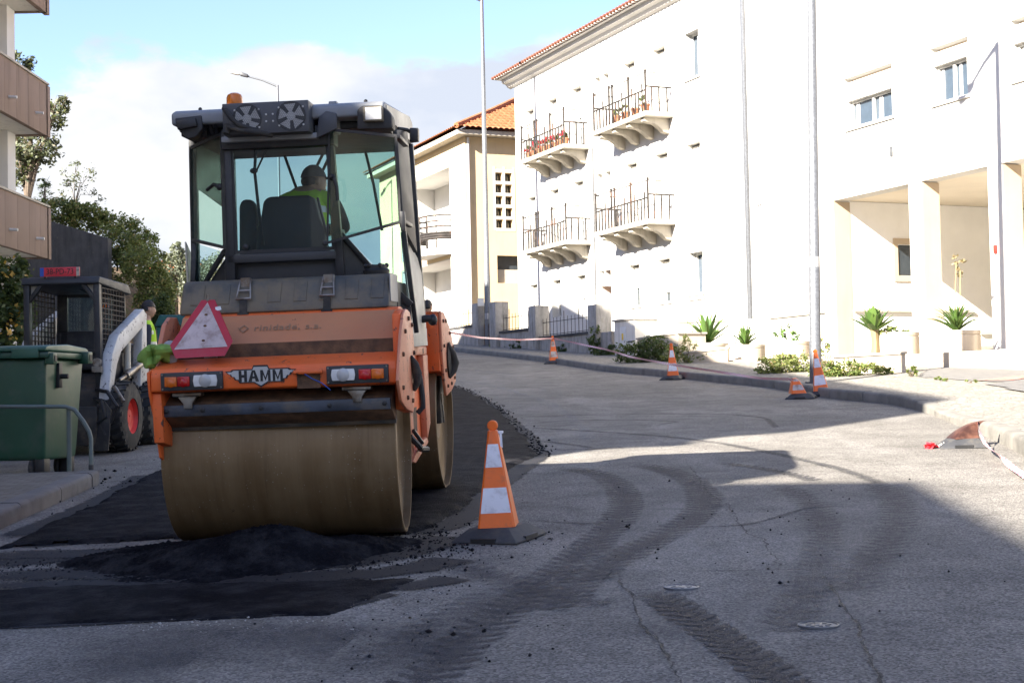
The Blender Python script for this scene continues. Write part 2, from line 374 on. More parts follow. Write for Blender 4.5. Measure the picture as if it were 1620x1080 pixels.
mt['galv'] = M('galvanised steel', (.135,.142,.155), .5, .35, var=.18, sc_=30); mt['galvd'] = M('dull galvanised steel', (.12,.125,.13), .55, .4, var=.2, sc_=12)
mt['iron'] = M('rusty wrought iron', (.03,.025,.022), .7, .2, var=.4, dirt=(.16,.08,.05), da=.4)
mt['terracotta'] = M('terracotta', (.38,.15,.075), .8, var=.2); mt['terra2'] = M('faded terracotta', (.45,.25,.15), .85, var=.2)
mt['conecol'] = M('orange cone plastic', (.80,.145,.012), .42, var=.07, dirt=(.40,.12,.05), da=.35, dsc=9); mt['conewhite'] = M('white cone sheeting', (.70,.70,.74), .4, var=.05, dirt=(.42,.40,.42), da=.4, dsc=11)
mt['shaded_cone'] = M('shaded brown cone plastic', (.038,.011,.005), .6, var=.25, dirt=(.12,.05,.03), da=.6); mt['conebase'] = M('black rubber base', (.034,.035,.039), .75, var=.2, dirt=(.075,.068,.058), da=.5, dsc=6, bump=.2)  # brown cone colour lowered to stand in for its shadow side
mt['oldwhite'] = M('dirty cone sheeting', (.50,.45,.42), .6, var=.15, dirt=(.22,.13,.1), da=.6, dsc=9)
mt['bin'] = M('green bin plastic', (.016,.066,.034), .45, var=.12, sc_=2, dirt=(.06,.085,.06), da=.35, bump=.03); mt['binlid'] = M('green bin lid plastic', (.022,.085,.052), .42, var=.12, dirt=(.09,.11,.09), da=.3)
mt['teal'] = M('teal bin plastic', (.012,.10,.10), .45, var=.15); mt['railgreen'] = M('green grey rail paint', (.10,.13,.115), .5, var=.2, dirt=(.06,.05,.04), da=.4)
mt['skin'] = M('skin', (.42,.24,.16), .55, var=.08); mt['hivis'] = M('high visibility yellow cloth', (.42,.68,.03), .8, var=.12); mt['reflect'] = M('silver reflective band', (.5,.52,.5), .4, .3)
mt['navy'] = M('dark work cloth', (.022,.026,.04), .85, var=.2); mt['hair'] = M('dark hair', (.016,.012,.010), .6); mt['capgrey'] = M('dark grey cap', (.06,.07,.085), .8)
mt['eye'] = M('eye white', (.6,.58,.55), .3)
mt['limecloth'] = M('lime cloth', (.17,.29,.05), .85, var=.2, sc_=20); mt['greycloth'] = M('grey cloth', (.33,.33,.32), .85, var=.2)
mt['redplastic'] = M('red plastic tape', (.62,.035,.05), .45, var=.15); mt['platered'] = M('red plate', (.62,.030,.045), .4, var=.1); mt['eublue'] = M('blue plate band', (.02,.07,.34), .4)
mt['yellowsign'] = M('yellow poster', (.70,.48,.06), .6); mt['bluesign'] = M('blue poster', (.08,.16,.42), .6, var=.4, sc_=9)
mt['leaf_dark'] = leafmat('dark leaves', (.026,.044,.016), (.068,.10,.032)); mt['leaf_mid'] = leafmat('hedge leaves', (.075,.10,.026), (.20,.23,.07), (.28,.22,.09))
mt['leaf_olive'] = leafmat('silver olive leaves', (.09,.105,.075), (.19,.205,.15)); mt['leaf_light'] = leafmat('yellow green leaves', (.07,.11,.025), (.16,.19,.05), (.22,.18,.06))
mt['leaf_tree'] = leafmat('grey green tree leaves', (.05,.062,.038), (.13,.145,.088), (.16,.14,.09)); mt['agave'] = leafmat('agave leaves', (.035,.085,.022), (.10,.17,.038), tr=.1)
mt['dry'] = leafmat('dry stalks', (.20,.15,.08), (.34,.27,.15)); mt['bark'] = M('bark', (.10,.075,.055), .9, var=.3, sc_=14, bump=.5)
mt['flower'] = leafmat('red geranium petals', (.50,.015,.035), (.72,.05,.10)); mt['yellowflower'] = leafmat('yellow blossoms', (.60,.34,.05), (.70,.45,.12))
def earth():
    n = N('earth bank'); a = n.noise(1.3, 9, .68); col = n.mix(n.rng(a, .35, .65), (.055,.045,.028), (.15,.10,.065)); col = n.mix(n.rng(n.noise(3, 7, .7), .5, .65), col, (.045,.06,.02))
    return n.done(col, .95, 0, n.noise(9, 8, .7), 1, .06, .1)
mt['earth'] = earth()
def cobble():
    n = N('limestone cobbles'); v = n.n('TexVoronoi', {'Vector': n.co.outputs['Object'], 'Scale': 11, 'Randomness': .8}, feature='DISTANCE_TO_EDGE'); c = n.n('TexVoronoi', {'Vector': n.co.outputs['Object'], 'Scale': 11, 'Randomness': .8})
    a = n.noise(.9, 8, .65); col = n.mix(n.rng(c.outputs['Color'], .1, .9), (.18,.168,.145), (.29,.27,.237)); col = n.mix(n.rng(a, .45, .75, 0, .6), col, (.20,.185,.16))
    col = n.mix(n.rng(v.outputs['Distance'], .10, .02, 0, .75), col, (.13,.115,.095))
    return n.done(col, .85, 0, n.rng(v.outputs['Distance'], 0, .14), .6, .012, .25)
mt['cobble'] = cobble()
def paving():
    n = N('grey paving setts'); b = n.n('TexBrick', {'Vector': n.coord((1,1,1), rot=(0,0,.15)), 'Scale': 1, 'Mortar Size': .006, 'Brick Width': .22, 'Row Height': .11, 'Color1': (.15,.135,.115), 'Color2': (.20,.185,.16), 'Mortar': (.06,.055,.05)})
    a = n.noise(2, 8, .7); col = n.mix(n.rng(a, .45, .7, 0, .6), b, (.10,.085,.065)); return n.done(col, .88, 0, b.outputs['Fac'], -.4, .006, .25)
mt['paving'] = paving()
def kerbmat(name, c):
    n = N(name); a = n.noise(3, 8, .65); col = n.mix(n.rng(a, .35, .7), sc3(c, .7), sc3(c, 1.15)); col = n.mix(n.rng(n.noise(1.2, 8, .7), .55, .7, 0, .6), col, sc3(c, .4)); return n.done(col, .85, 0, n.noise(50, 5, .7), .5, .008, .3)
mt['kerb'] = kerbmat('kerb stone', (.19,.18,.16)); mt['kerbdark'] = kerbmat('grimy kerb stone', (.15,.145,.14))
# ------------------------------------------------------------------ ground sheet
def ground():
    xs = np.unique(np.concatenate([np.arange(-160,-16,12), np.arange(-16,16.1,.5), np.arange(16,170,12)]))
    ys = np.unique(np.concatenate([np.arange(-70,0,7), np.arange(0,50,.5), np.arange(50,82,2), np.arange(82,420,20)]))
    X, Y = np.meshgrid(xs, ys); Z = g(X, Y); nx, ny = len(xs), len(ys)
    i = np.arange(nx*ny).reshape(ny, nx)
    f = np.stack([i[:-1,:-1], i[:-1,1:], i[1:,1:], i[1:,:-1]], -1).reshape(-1, 4)
    return raw('road', np.stack([X,Y,Z], -1).reshape(-1,3), f, mt['asphalt'], smooth=True)
struct(ground(), 'old grey asphalt street rising away from the viewer')

def pxline(pts, dz=0, step=.12, jit=0):
    P = [gp(x, y, dz) for x, y in pts]; out = []
    for a, b in zip(P[:-1], P[1:]):
        k = max(1, int((b-a).length/step))
        for j in range(k): out.append(a.lerp(b, j/k))
    out.append(P[-1])
    # smooth
    if jit == 0:
        for _ in range(4):
            out = [out[0]] + [(out[i-1]+out[i]*2+out[i+1])/4 for i in range(1, len(out)-1)] + [out[-1]]
    else:
        out = [p+Vector((random.gauss(0,jit), random.gauss(0,jit), 0)) for p in out]
    return out
def ribbon(name, pts, width, mat, lift=.004, label=None, jit=0, taper=False):
    P = pxline(pts, 0, .12 if not jit else .06, jit); v = []; uv = []; s = 0; m = len(P)
    for i, p in enumerate(P):
        d = (P[min(i+1,m-1)]-P[max(i-1,0)]); d.z = 0; d.normalize(); nn = Vector((d.y,-d.x,0))
        if i: s += (P[i]-P[i-1]).length
        wd = width*(random.uniform(.4,1.5) if jit else 1)
        if taper: wd *= min(1, (m-1-i)/(.3*m)+.1)
        for k in range(5):
            q = p+nn*wd*(k/4-.5); v.append((q.x,q.y,float(g(q.x,q.y))+lift)); uv.append((k/4, s))
    f = [(i*5+k, i*5+k+1, i*5+k+6, i*5+k+5) for i in range(m-1) for k in range(4)]
    return struct(raw(name, v, f, mat, uvs=uv), label)
tread = decal('bitumen tyre print', (.038,.036,.040), 1.9, .85, .34, freq=8)
treadlight = decal('faint tyre print', (.052,.050,.053), 1.15, .8, .6, freq=8)
treaddark = decal('fresh bitumen tyre print', (.020,.019,.023), 2.8, .75, .25, freq=9)
scuff = decal('scuff mark', (.045,.043,.045), 1.5, 0, .9); scuffd = decal('dark seam', (.03,.029,.03), 1.1, 0, .6, 9)
pale = decal('pale dust line', (.36,.35,.34), .45, 0, 1.0, 5); palew = decal('worn white line', (.42,.41,.39), .42, 0, .9, 6)
crack = decal('road crack', (.016,.015,.014), 2.0, 0, .5, 9, .3, .5); blotch = decal('dark stain', (.09,.086,.086), .8, 0, 1.0, 2.2)
ribbon('tyre_mark', [(880,738),(920,744),(957,752),(985,775),(992,798),(978,825),(950,850),(920,875),(880,905),(835,940),(780,980),(720,1030),(660,1085),(620,1120)], .30, tread, .004, 'curved tyre print left of the road middle')
ribbon('tyre_mark', [(1000,733),(1050,742),(1095,760),(1117,785),(1112,806),(1085,828),(1045,850),(1000,872),(950,900),(900,935),(860,965)], .30, tread, .005, 'curved tyre print beside the first one')
ribbon('tyre_mark', [(1120,730),(1180,737),(1240,747),(1290,760)], .18, tread, .004, 'short tyre print in the sunny gap')
ribbon('tyre_mark', [(1215,765),(1260,778),(1292,805),(1306,840),(1300,880),(1285,920),(1262,960),(1240,1000)], .32, treadlight, .004, 'broad faint tyre print right of the middle')
ribbon('tyre_mark', [(1370,760),(1405,775),(1422,800),(1420,830),(1395,870),(1365,905),(1340,935)], .34, treadlight, .005, 'faint tyre print near the right kerb')
ribbon('tyre_mark', [(1020,928),(1060,955),(1110,988),(1165,1025),(1215,1060),(1270,1105)], .24, treaddark, .006, 'dark tyre print in the foreground')
ribbon('tyre_mark', [(700,880),(760,905),(830,930),(900,950),(960,958)], .34, treadlight, .006, 'smeared print beside the near cone')
ribbon('tyre_mark', [(560,1085),(640,1030),(730,975),(810,930)], .5, treadlight, .005, 'wide smear in the left foreground')
ribbon('scuff_mark', [(810,660),(900,657),(1040,655),(1150,655),(1212,661),(1228,676)], .13, scuff, .004); ribbon('scuff_mark', [(815,672),(900,665),(1000,664),(1070,667)], .12, scuff, .005)
ribbon('scuff_mark', [(820,676),(920,681),(1060,691),(1140,701),(1230,718),(1330,742),(1395,765)], .17, scuff, .005); ribbon('scuff_mark', [(842,697),(880,700),(935,708)], .16, scuff, .004)
ribbon('scuff_mark', [(850,712),(930,711),(985,708)], .2, scuff, .005); ribbon('scuff_mark', [(820,820),(870,827),(950,829)], .10, scuff, .004); ribbon('scuff_mark', [(1010,806),(1050,803),(1080,806)], .11, scuff, .006); ribbon('scuff_mark', [(1035,675),(1055,669),(1075,667)], .12, scuff, .006)
ribbon('road_seam', [(965,903),(1100,904),(1210,902),(1310,900)], .03, scuffd, .004); ribbon('road_seam', [(905,762),(1000,764),(1090,763),(1165,755),(1235,752)], .05, palew, .004)
ribbon('road_seam', [(1390,802),(1340,803),(1290,799),(1180,833),(1100,834)], .06, scuff, .004)
ribbon('pale_line', [(715,603),(760,606),(800,615),(850,630),(890,650),(915,672),(930,695)], .28, pale, .004); ribbon('pale_line', [(735,585),(780,588),(815,592)], .2, palew, .004)
for a in ([(735,595),(820,597)], [(815,603),(890,604)], [(865,612),(945,612)], [(962,620),(1020,621)], [(1020,631),(1085,630)], [(730,586),(765,587)]): ribbon('pale_line', a, .22, palew, .005)
ribbon('road_crack', [(975,902),(983,925),(1001,942),(1004,962),(1018,992),(1045,1020),(1060,1045),(1074,1075),(1084,1100)], .016, crack, .007, None, .006)
ribbon('road_crack', [(1085,733),(1104,755),(1125,785),(1150,797),(1168,825),(1185,845),(1205,853),(1220,878),(1238,896)], .013, crack, .007, None, .010)
ribbon('road_crack', [(1298,903),(1312,925),(1330,952),(1345,975),(1362,1000),(1372,1035),(1392,1070),(1402,1100)], .017, crack, .007, None, .007)
ribbon('road_crack', [(1335,956),(1370,961),(1400,968),(1450,967),(1490,971)], .014, crack, .007, None, .008)
ribbon('road_crack', [(970,935),(958,935),(955,920),(968,902)], .014, crack, .007, None, .008); ribbon('road_crack', [(1105,921),(1130,920),(1148,928)], .014, crack, .007, None, .008)
for x, y, l, wd in ((980,1000,200,0.6),(420,1000,500,0.5),(620,1030,260,0.7),(150,1050,300,0.8),(300,1020,500,1.0),(905,948,90,.55),(1225,930,90,.7),(1300,960,80,.6),(1560,1006,120,.14),(480,1010,160,.35),(1330,880,90,.6),(1120,845,60,.3)):
    ribbon('road_stain', [(x-l/2,y+3),(x,y),(x+l/2,y-2)], wd, blotch, .0035)

# fresh asphalt: height fields cut out of irregular outlines
def nz2(x, y, s, seed):
    r = np.random.default_rng(seed); o = np.zeros_like(x)
    for k in range(14):
        a = r.uniform(0, 6.28); f = s*r.uniform(.5, 2.2); p = r.uniform(0, 6.28); o += np.sin((x*np.cos(a)+y*np.sin(a))*f+p)*(s/f)
    return o/5
def sd_poly(P, X, Y):
    d = np.full(X.shape, 1e9); ins = np.zeros(X.shape, bool); n = len(P)
    for i in range(n):
        (x0,y0),(x1,y1) = P[i], P[(i+1)%n]; ex, ey = x1-x0, y1-y0
        t = np.clip(((X-x0)*ex+(Y-y0)*ey)/(ex*ex+ey*ey+1e-12), 0, 1)
        d = np.minimum(d, np.hypot(X-x0-t*ex, Y-y0-t*ey))
        c = (y0 > Y) != (y1 > Y); ins ^= c & (X < (x1-x0)*(Y-y0)/((y1-y0) if abs(y1-y0) > 1e-9 else 1e-9)+x0)
    return np.where(ins, d, -d)
def patch(name, pts, res, mat, hfun, wob=.03, label=None, kind='structure', seed=1, smooth=True):
    P = [(p.x,p.y) for p in pts]; xs = np.arange(min(p[0] for p in P)-.1, max(p[0] for p in P)+.1, res); ys = np.arange(min(p[1] for p in P)-.1, max(p[1] for p in P)+.1, res)
    X, Y = np.meshgrid(xs, ys); sd = sd_poly(P, X, Y) + wob*nz2(X, Y, 9, seed) + wob*.7*nz2(X, Y, 30, seed+1) + wob*.6*nz2(X, Y, 110, seed+2)
    Z = g(X, Y) + hfun(X, Y, sd); keep = sd > -.04
    cell = keep[:-1,:-1] & keep[:-1,1:] & keep[1:,:-1] & keep[1:,1:]
    i = np.arange(X.size).reshape(X.shape); f = np.stack([i[:-1,:-1], i[:-1,1:], i[1:,1:], i[1:,:-1]], -1)[cell]
    used = np.unique(f); mp_ = np.full(X.size, -1); mp_[used] = np.arange(len(used))
    v = np.stack([X,Y,Z], -1).reshape(-1,3)[used]
    return tag(raw(name, v, mp_[f], mat, smooth=smooth), label, None, None, kind)
ss = lambda t: np.clip(t,0,1)**2*(3-2*np.clip(t,0,1))
near = [gp(*p) for p in [(850,720),(840,700),(814,675),(792,652),(772,638),(745,622),(716,610)]]
mat_poly = [gp(*p) for p in [(-60,884),(0,868),(120,861),(250,854),(400,850),(560,850),(640,846),(690,832),(735,806),(765,775),(800,748)]] + near + [Vector((-2.2,24,0)), Vector((-4.2,38,0)), Vector((-8.2,38,0)), Vector((-5.6,24,0)), Vector((-4.05,17,0))] + [gp(*p) for p in [(255,742),(215,762),(150,800),(60,838),(-60,893)]]
patch('fresh_asphalt', mat_poly, .05, mt['fresh'], lambda X,Y,s: -.006+.034*ss((s+.03)/.10)+.004*nz2(X,Y,14,3), .03, 'smooth black new asphalt lane under the roller', seed=3)
strip = [gp(*p) for p in [(-60,938),(100,929),(300,925),(480,922),(600,919),(660,915),(632,932),(575,952),(520,972),(380,977),(240,982),(0,993),(-60,997)]]
patch('fresh_asphalt', strip, .02, mt['fresh'], lambda X,Y,s: -.006+.022*ss((s+.03)/.07)+.003*nz2(X,Y,20,4), .022, 'narrow black asphalt strip across the foreground', seed=5)
pile = [gp(*p) for p in [(95,893),(130,880),(200,868),(280,858),(330,856),(420,846),(520,846),(640,850),(690,856),(640,872),(565,892),(440,911),(340,925),(230,925),(150,914)]]
pc = [(gp(395,893), .15, .34, .20), (gp(480,885), .10, .30, .20), (gp(300,890), .075, .26, .2), (gp(560,872), .05, .3, .2), (gp(190,895), .025, .3, .2)]
def pileh(X, Y, s):
    h = .012*ss((s+.02)/.06)+.02*ss(s/.2)
    for c, a, sx, sy in pc: h = h + a*np.exp(-((X-c.x)/sx)**2-((Y-c.y)/sy)**2)*ss((s+.03)/.15)
    return -.006 + h + (.006*nz2(X,Y,60,9)+.004*nz2(X,Y,170,10)+.010*nz2(X,Y,16,11))*ss((s+.02)/.08) + RNG.normal(0,.0035,X.shape)
tag(patch('asphalt_heap', pile, .013, mt['loose'], pileh, .05, 'low heap of loose black asphalt in front of the drum', 'stuff', 8, False))
soot = decal('black asphalt dust', (.012,.012,.015), 9.0, 0, .8, 6, .38, .52)
ribbon('asphalt_dust', [(-60,900),(60,884),(200,872),(330,880),(460,895),(560,890),(650,868),(720,850)], .55, soot, .006); ribbon('asphalt_dust', [(-60,880),(40,878),(130,876),(260,884)], .45, soot, .0068); ribbon('asphalt_dust', [(-60,915),(40,910),(160,906),(280,912),(420,920),(560,908)], .5, soot, .0072)
ribbon('asphalt_dust', [(-60,930),(100,925),(300,925),(480,918),(640,905),(720,885)], .40, soot, .0065)
ribbon('asphalt_dust', [(560,925),(620,935),(660,930),(720,915)], .30, soot, .006); ribbon('asphalt_dust', [(-60,995),(120,988),(300,978),(520,968),(620,940)], .12, soot, .0055); ribbon('asphalt_dust', [(0,868),(140,858),(260,850)], .16, soot, .005)
ribbon('asphalt_dust', [(640,850),(700,838),(745,812),(790,765),(850,722),(836,695),(800,662),(760,632),(716,612)], .30, soot, .005); ribbon('asphalt_dust', [(0,855),(80,826),(160,792),(230,752)], .30, soot, .005)
def crumbs(name, spots, label, mat):
    v = []; f = []
    base = [(1,0,0),(0,1,0),(-1,0,0),(0,-1,0),(0,0,.8),(0,0,-.6)]; fs = [(0,1,4),(1,2,4),(2,3,4),(3,0,4),(1,0,5),(2,1,5),(3,2,5),(0,3,5)]
    for x, y, r in spots:
        o = len(v); z = float(g(x, y)); a = random.uniform(0, 6.28)
        for bx, by, bz in base:
            k = random.uniform(.6, 1.25); v.append((x+r*k*(bx*math.cos(a)-by*math.sin(a)), y+r*k*(bx*math.sin(a)+by*math.cos(a)), z+r*.45+r*k*bz))
        f += [tuple(i+o for i in t) for t in fs]
    return tag(raw(name, v, f, mat), label, None, None, 'stuff')
sp = []
def scatter(n, cx, cy, sx, sy, r0_, r1_):
    for _ in range(n):
        p = gp(random.gauss(cx, sx), min(1078, max(585, random.gauss(cy, sy)))); sp.append((p.x, p.y, random.uniform(r0_, r1_)*(1 if random.random() < .9 else 1.8)))
scatter(260, 655, 862, 50, 12, .004, .012); scatter(160, 560, 890, 60, 12, .004, .010); scatter(130, 700, 842, 40, 14, .004, .012); scatter(35, 840, 848, 25, 10, .004, .010); scatter(500, 640, 872, 50, 14, .002, .006); scatter(500, 300, 905, 220, 25, .002, .005); scatter(260, 600, 900, 90, 25, .002, .005)
scatter(160, 100, 890, 90, 12, .004, .010); scatter(70, 650, 1010, 90, 30, .004, .010); scatter(60, 1000, 830, 250, 60, .004, .010); scatter(40, 1250, 850, 120, 60, .004, .012); scatter(60, 180, 770, 60, 20, .005, .016); scatter(120, 450, 925, 150, 5, .003,.007)
for (a, b) in zip(near[:-1], near[1:]):
    for _ in range(75):
        p = a.lerp(b, random.random()); sp.append((p.x+random.gauss(.03,.07), p.y+random.gauss(0,.06), random.uniform(.006,.022)))
scatter(900, 110, 895, 80, 13, .002, .007); scatter(350, 350, 922, 180, 7, .002, .006)
crumbs('asphalt_crumbs', sp, 'scattered crumbs of black asphalt on the road', mt['loose'])
sp = []; scatter(150, 200, 985, 170, 7, .003, .008); scatter(120, 560, 945, 60, 14, .003,.008); scatter(60, 480, 925, 120, 4, .003,.008); scatter(60, 680, 950, 60, 18, .003,.007)
v_ = M('pale stone chips', (.42,.40,.38), .8); crumbs('stone_chips', [(a,b,c*.8) for a,b,c in sp], 'pale stone chips along the asphalt strip', v_)

# ------------------------------------------------------------------ right pavement and kerb
KP = [gp(x,y) for x,y in [(720,556),(800,565),(866,573),(960,588),(1040,595),(1137,605),(1220,613),(1300,628),(1330,634),(1382,634),(1440,645),(1482,658),(1502,668),(1560,690),(1620,718)]]
KP = [Vector((-6.5,58,0))] + KP + [Vector((3.6,9,0)), Vector((2.9,6,0)), Vector((1.9,1,0)), Vector((1,-6,0))]
def resample(P, step):
    out = []
    for a, b in zip(P[:-1], P[1:]):
        k = max(1, int((b-a).length/step))
        for j in range(k): out.append(a.lerp(b, j/k))
    out.append(P[-1])
    for _ in range(6): out = [out[0]]+[(out[i-1]+out[i]*2+out[i+1])/4 for i in range(1,len(out)-1)]+[out[-1]]
    return out
KR = resample(KP, .33)
KH = .15
def kh(p):   # the kerb dips where the driveway mouth is
    d = abs(p.y-17.3); return KH*(1-.45*math.exp(-(d/1.6)**2))
def kerb_run(name, P, w_, hfun, side, mat, label, gap=3):
    mb = MB(); L_ = []
    for i, p in enumerate(P):
        d = P[min(i+1,len(P)-1)]-P[max(i-1,0)]; d.z = 0; d.normalize(); nn = Vector((-d.y, d.x, 0))*side; L_.append((p, nn))
    for i in range(0, len(P)-1, gap):
        seg = L_[i:i+gap+1]; j = random.uniform(-.006,.006); jz = random.uniform(-.004,.004); vs = []; n = len(seg)
        for k, (p, nn) in enumerate(seg):
            if k == n-1 and n > 1: p = p.lerp(seg[k-1][0], .04)
            h = hfun(p)
            for o, hh in ((0,-.08),(0,h*.72),(.012,h*.9),(.035,h),(w_,h),(w_,-.08)):
                q = p+nn*(o+j if o < .1 else o); vs.append((q.x,q.y,float(g(p.x,p.y))+hh+(jz if hh > 0 else 0)))
        fs = [(a*6+b, a*6+(b+1)%6, a*6+6+(b+1)%6, a*6+6+b) for a in range(n-1) for b in range(6)] + [tuple(range(6)), tuple(range((n-1)*6,n*6))]
        mb.add(vs, fs)
    return struct(mb.build(name, mat), label)
kerb_run('kerb', KR, .16, kh, 1, mt['kerb'], 'stone kerb along the right side of the street')
v = []; f = []; cols = [.155,.5,1,1.6,2.4,3.4,4.6,6,8,10,13,17]; m = len(cols)
for p in KR:
    for c in cols:
        x = p.x+c; y = p.y+.39*c if p.y > 10 else p.y
        z = float(g(x,y)) + (kh(p)-.008)*max(0,1-c/2.5) + .145*min(1,c/2.5)
        v.append((x,y,z))
f = [(i*m+k, (i+1)*m+k, (i+1)*m+k+1, i*m+k+1) for i in range(len(KR)-1) for k in range(m-1)]
struct(raw('pavement', v, f, mt['cobble'], smooth=True), 'pale cobbled pavement on the right side')
def sheet(pts, mat, lift, label, name='driveway'):
    P_ = [gp(x, y, .145) for x, y in pts]; return patch(name, P_, .12, mat, lambda X,Y,s_: .147+lift+0*X, .0, label, 'structure', 4)
sheet([(1450,596),(1462,586),(1500,579),(1560,573),(1640,568),(1690,580),(1690,612),(1600,606),(1545,603),(1490,600)], M('driveway asphalt',(.13,.125,.118),.85,var=.15,bump=.3), .006, 'grey asphalt driveway up to the porch')
sheet([(1555,608),(1620,604),(1690,604),(1690,628),(1610,619)], M('driveway lower asphalt',(.12,.115,.11),.85,var=.15,bump=.3), .011, 'lower grey asphalt patch at the driveway')
sheet([(1546,603),(1590,597),(1650,591),(1650,597),(1590,604)], M('faded red paint',(.40,.16,.13),.8,var=.35,sc_=9), .016, 'faded red and white painted strip on the driveway', 'road_marking')
def pt_in(px,py): return gp(px,py,.145)

# ------------------------------------------------------------------ left pavement block with bull-nosed kerb
LK = [gp(x,y) for x,y in [(-60,866),(0,836),(50,814),(100,792),(135,776),(156,765)]]
kerb_run('kerb', resample([Vector((-2.6,5,0))]+LK, .25), .17, lambda p: .13, 1, mt['kerbdark'], 'grimy rounded kerb at the lower left', 4)
mb = MB(); pl = resample([Vector((-2.6,5,0))]+LK, .4); n_ = len(pl); vs = []
for p in pl:
    for c in (.17,1,2,4,7,12): vs.append((p.x-c, p.y+.25*c*(p.y > 12), float(g(p.x-c,p.y))+.124))
mb.add(vs, [(i*6+k, (i+1)*6+k, (i+1)*6+k+1, i*6+k+1) for i in range(n_-1) for k in range(5)])
struct(mb.build('pavement', mt['paving']), 'grey paved corner by the green bin')
# the pavement's far edge drops to the yard
a = LK[-1]; mb = MB(); mb.slab([(a.x-.17,a.y+.02,float(g(a.x,a.y))-.05),(a.x-12,a.y+.25*12,float(g(a.x-12,a.y))-.05),(a.x-12,a.y+.25*12,float(g(a.x-12,a.y))+.122),(a.x-.17,a.y+.02,float(g(a.x,a.y))+.122)], (0,.06,0)); struct(mb.build('kerb', mt['kerbdark']), 'far edge of the paved corner')
# ------------------------------------------------------------------ white apartment building (local x along the facade to the right, y into the house)
TV = Vector((.3927,-.9197,0)); WV = Vector((.9197,.3927,0)); ROT = math.atan2(TV.y, TV.x)
A0 = Vector((.27,51.35,0))
def wall_holes(mb, x0, x1, z0, z1, holes, y=0, rev=.2):
    xs = sorted({x0,x1,*[h[0] for h in holes],*[h[1] for h in holes]}); zs = sorted({z0,z1,*[h[2] for h in holes],*[h[3] for h in holes]})
    for a, b in zip(xs[:-1], xs[1:]):
        for c, d in zip(zs[:-1], zs[1:]):
            if any(h[0] <= a and b <= h[1] and h[2] <= c and d <= h[3] for h in holes): continue
            mb.add([(a,y,c),(b,y,c),(b,y,d),(a,y,d)], [(0,1,2,3)])
    for h in holes:
        a, b, c, d = h[:4]; r = h[4] if len(h) > 4 else rev
        mb.add([(a,y,c),(b,y,c),(b,y,d),(a,y,d),(a,y+r,c),(b,y+r,c),(b,y+r,d),(a,y+r,d)], [(0,4,5,1),(1,5,6,2),(2,6,7,3),(3,7,4,0)])
wb = thing('apartment_building', 'long white three storey apartment block with small balconies and tiled eave', 'building', A0, ROT)
HO = []; wins = []
def win(a, b, z0, z1, shut, kind='shut', dep=.2):
    HO.append((a,b,z0,z1,dep+.12)); wins.append((a,b,z0,z1,shut,kind,dep))
cols_ = [(1.0,1.68),(2.9,3.6),(4.8,5.5),(8.52,9.22),(10.36,11.1)]
for f_, zt in enumerate((5.17,8.28,11.39)):
    for k, (a, b) in enumerate(cols_):
        door = f_ > 0
        low = 3.9 if f_ == 0 else zt-2.05
        win(a, b, low, zt, {0:(.45,.62,.55,.5,.72), 1:(.62,.55,.6,1.0,1.0), 2:(.5,.6,.45,.8,.9)}[f_][k])
    win(6.5,6.88,zt-.5,zt,1); win(7.08,7.47,zt-.5,zt,1) if f_ else None
HO.append((6.62,7.34,3.1,5.16,.5)); wins.append((6.62,7.34,3.1,5.16,0,'door',.4))
win(12.2,12.95,4.02,5.18,0,'tall'); win(12.2,12.95,6.88,8.26,1.0); win(12.25,13.0,10.1,11.41,0,'tall')
win(19.7,21.33,7.36,8.0,0,'wide',.09); win(22.75,23.8,7.34,8.15,0,'wide',.09); win(25.15,26.3,7.34,8.07,0,'wide',.09); win(28.2,29.4,7.34,8.1,0,'wide')
for a, b in ((19.57,21.35),(22.66,23.84),(25.1,26.4)): HO.append((a,b,8.44,8.56,.25))
for a, b in ((19.02,21.8),(22.22,24.3),(24.7,27.6),(28,31)): HO.append((a,b,1.2,5.76,.45))
mb = MB(); wall_holes(mb, 0, 34, 1.0, 12.72, HO)
D = 11
mb.add([(0,0,1),(0,D,1),(0,D,12.72),(0,0,12.72)], [(0,1,2,3)]); mb.add([(34,0,1),(34,D,1),(34,D,12.72),(34,0,12.72)], [(0,1,2,3)]); mb.add([(0,D,1),(34,D,1),(34,D,12.72),(0,D,12.72)], [(0,1,2,3)])

mb.build('wall', mt['white_wall'], wb, smooth=False)
for a, b in ((19.57,21.35),(22.66,23.84),(25.1,26.4)): bk = MB(); bk.box(a,b,.248,.249,8.44,8.56); bk.build('shutter_slot_back', mt['beige_tone'], wb, smooth=False)
# porch: end wall, back wall, ceiling
mb = MB(); wq = [(1.85,2.62,4.0,4.74)]
m2 = MB(); wall_holes(m2, .451, 8, 1.2, 5.76, wq, 0, .18)
for p in m2.v: pass
mb.v = [(19.021-q[1], q[0], q[2]) for q in m2.v]; mb.f = m2.f; mb.mi = m2.mi
mb.add([(19.03,8,1.2),(34,8,1.2),(34,8,5.76),(19.03,8,5.76)], [(0,1,2,3)])
mb.build('porch_wall', mt['porch_bright'], wb, smooth=False)
mb = MB(); mb.box(19.03,33.9,.46,7.98,5.765,5.95); mb.build('porch_ceiling', mt['ceiling'], wb, smooth=False)
for x in (21.83,24.33,27.63): mb = MB(); mb.box(x,x+.40,-.012,.47,1.4,5.74); mb.build('porch_pillar', mt['white_wall'], wb, smooth=False)
for x in (19.022,22.232,24.735,28.035): mb = MB(); mb.box(x-.001,x+.012,.008,.475,1.4,5.735); mb.build('side_tone_skin', mt['beige_tone'], wb, smooth=False)  # thin beige skins put the grazing-light tone on the pillar sides
mb = MB(); f_ = MB()
mb.box(18.9,19.03,1.86,2.61,4.01,4.73)
mb.build('window', mt['winglass'], wb, smooth=False)
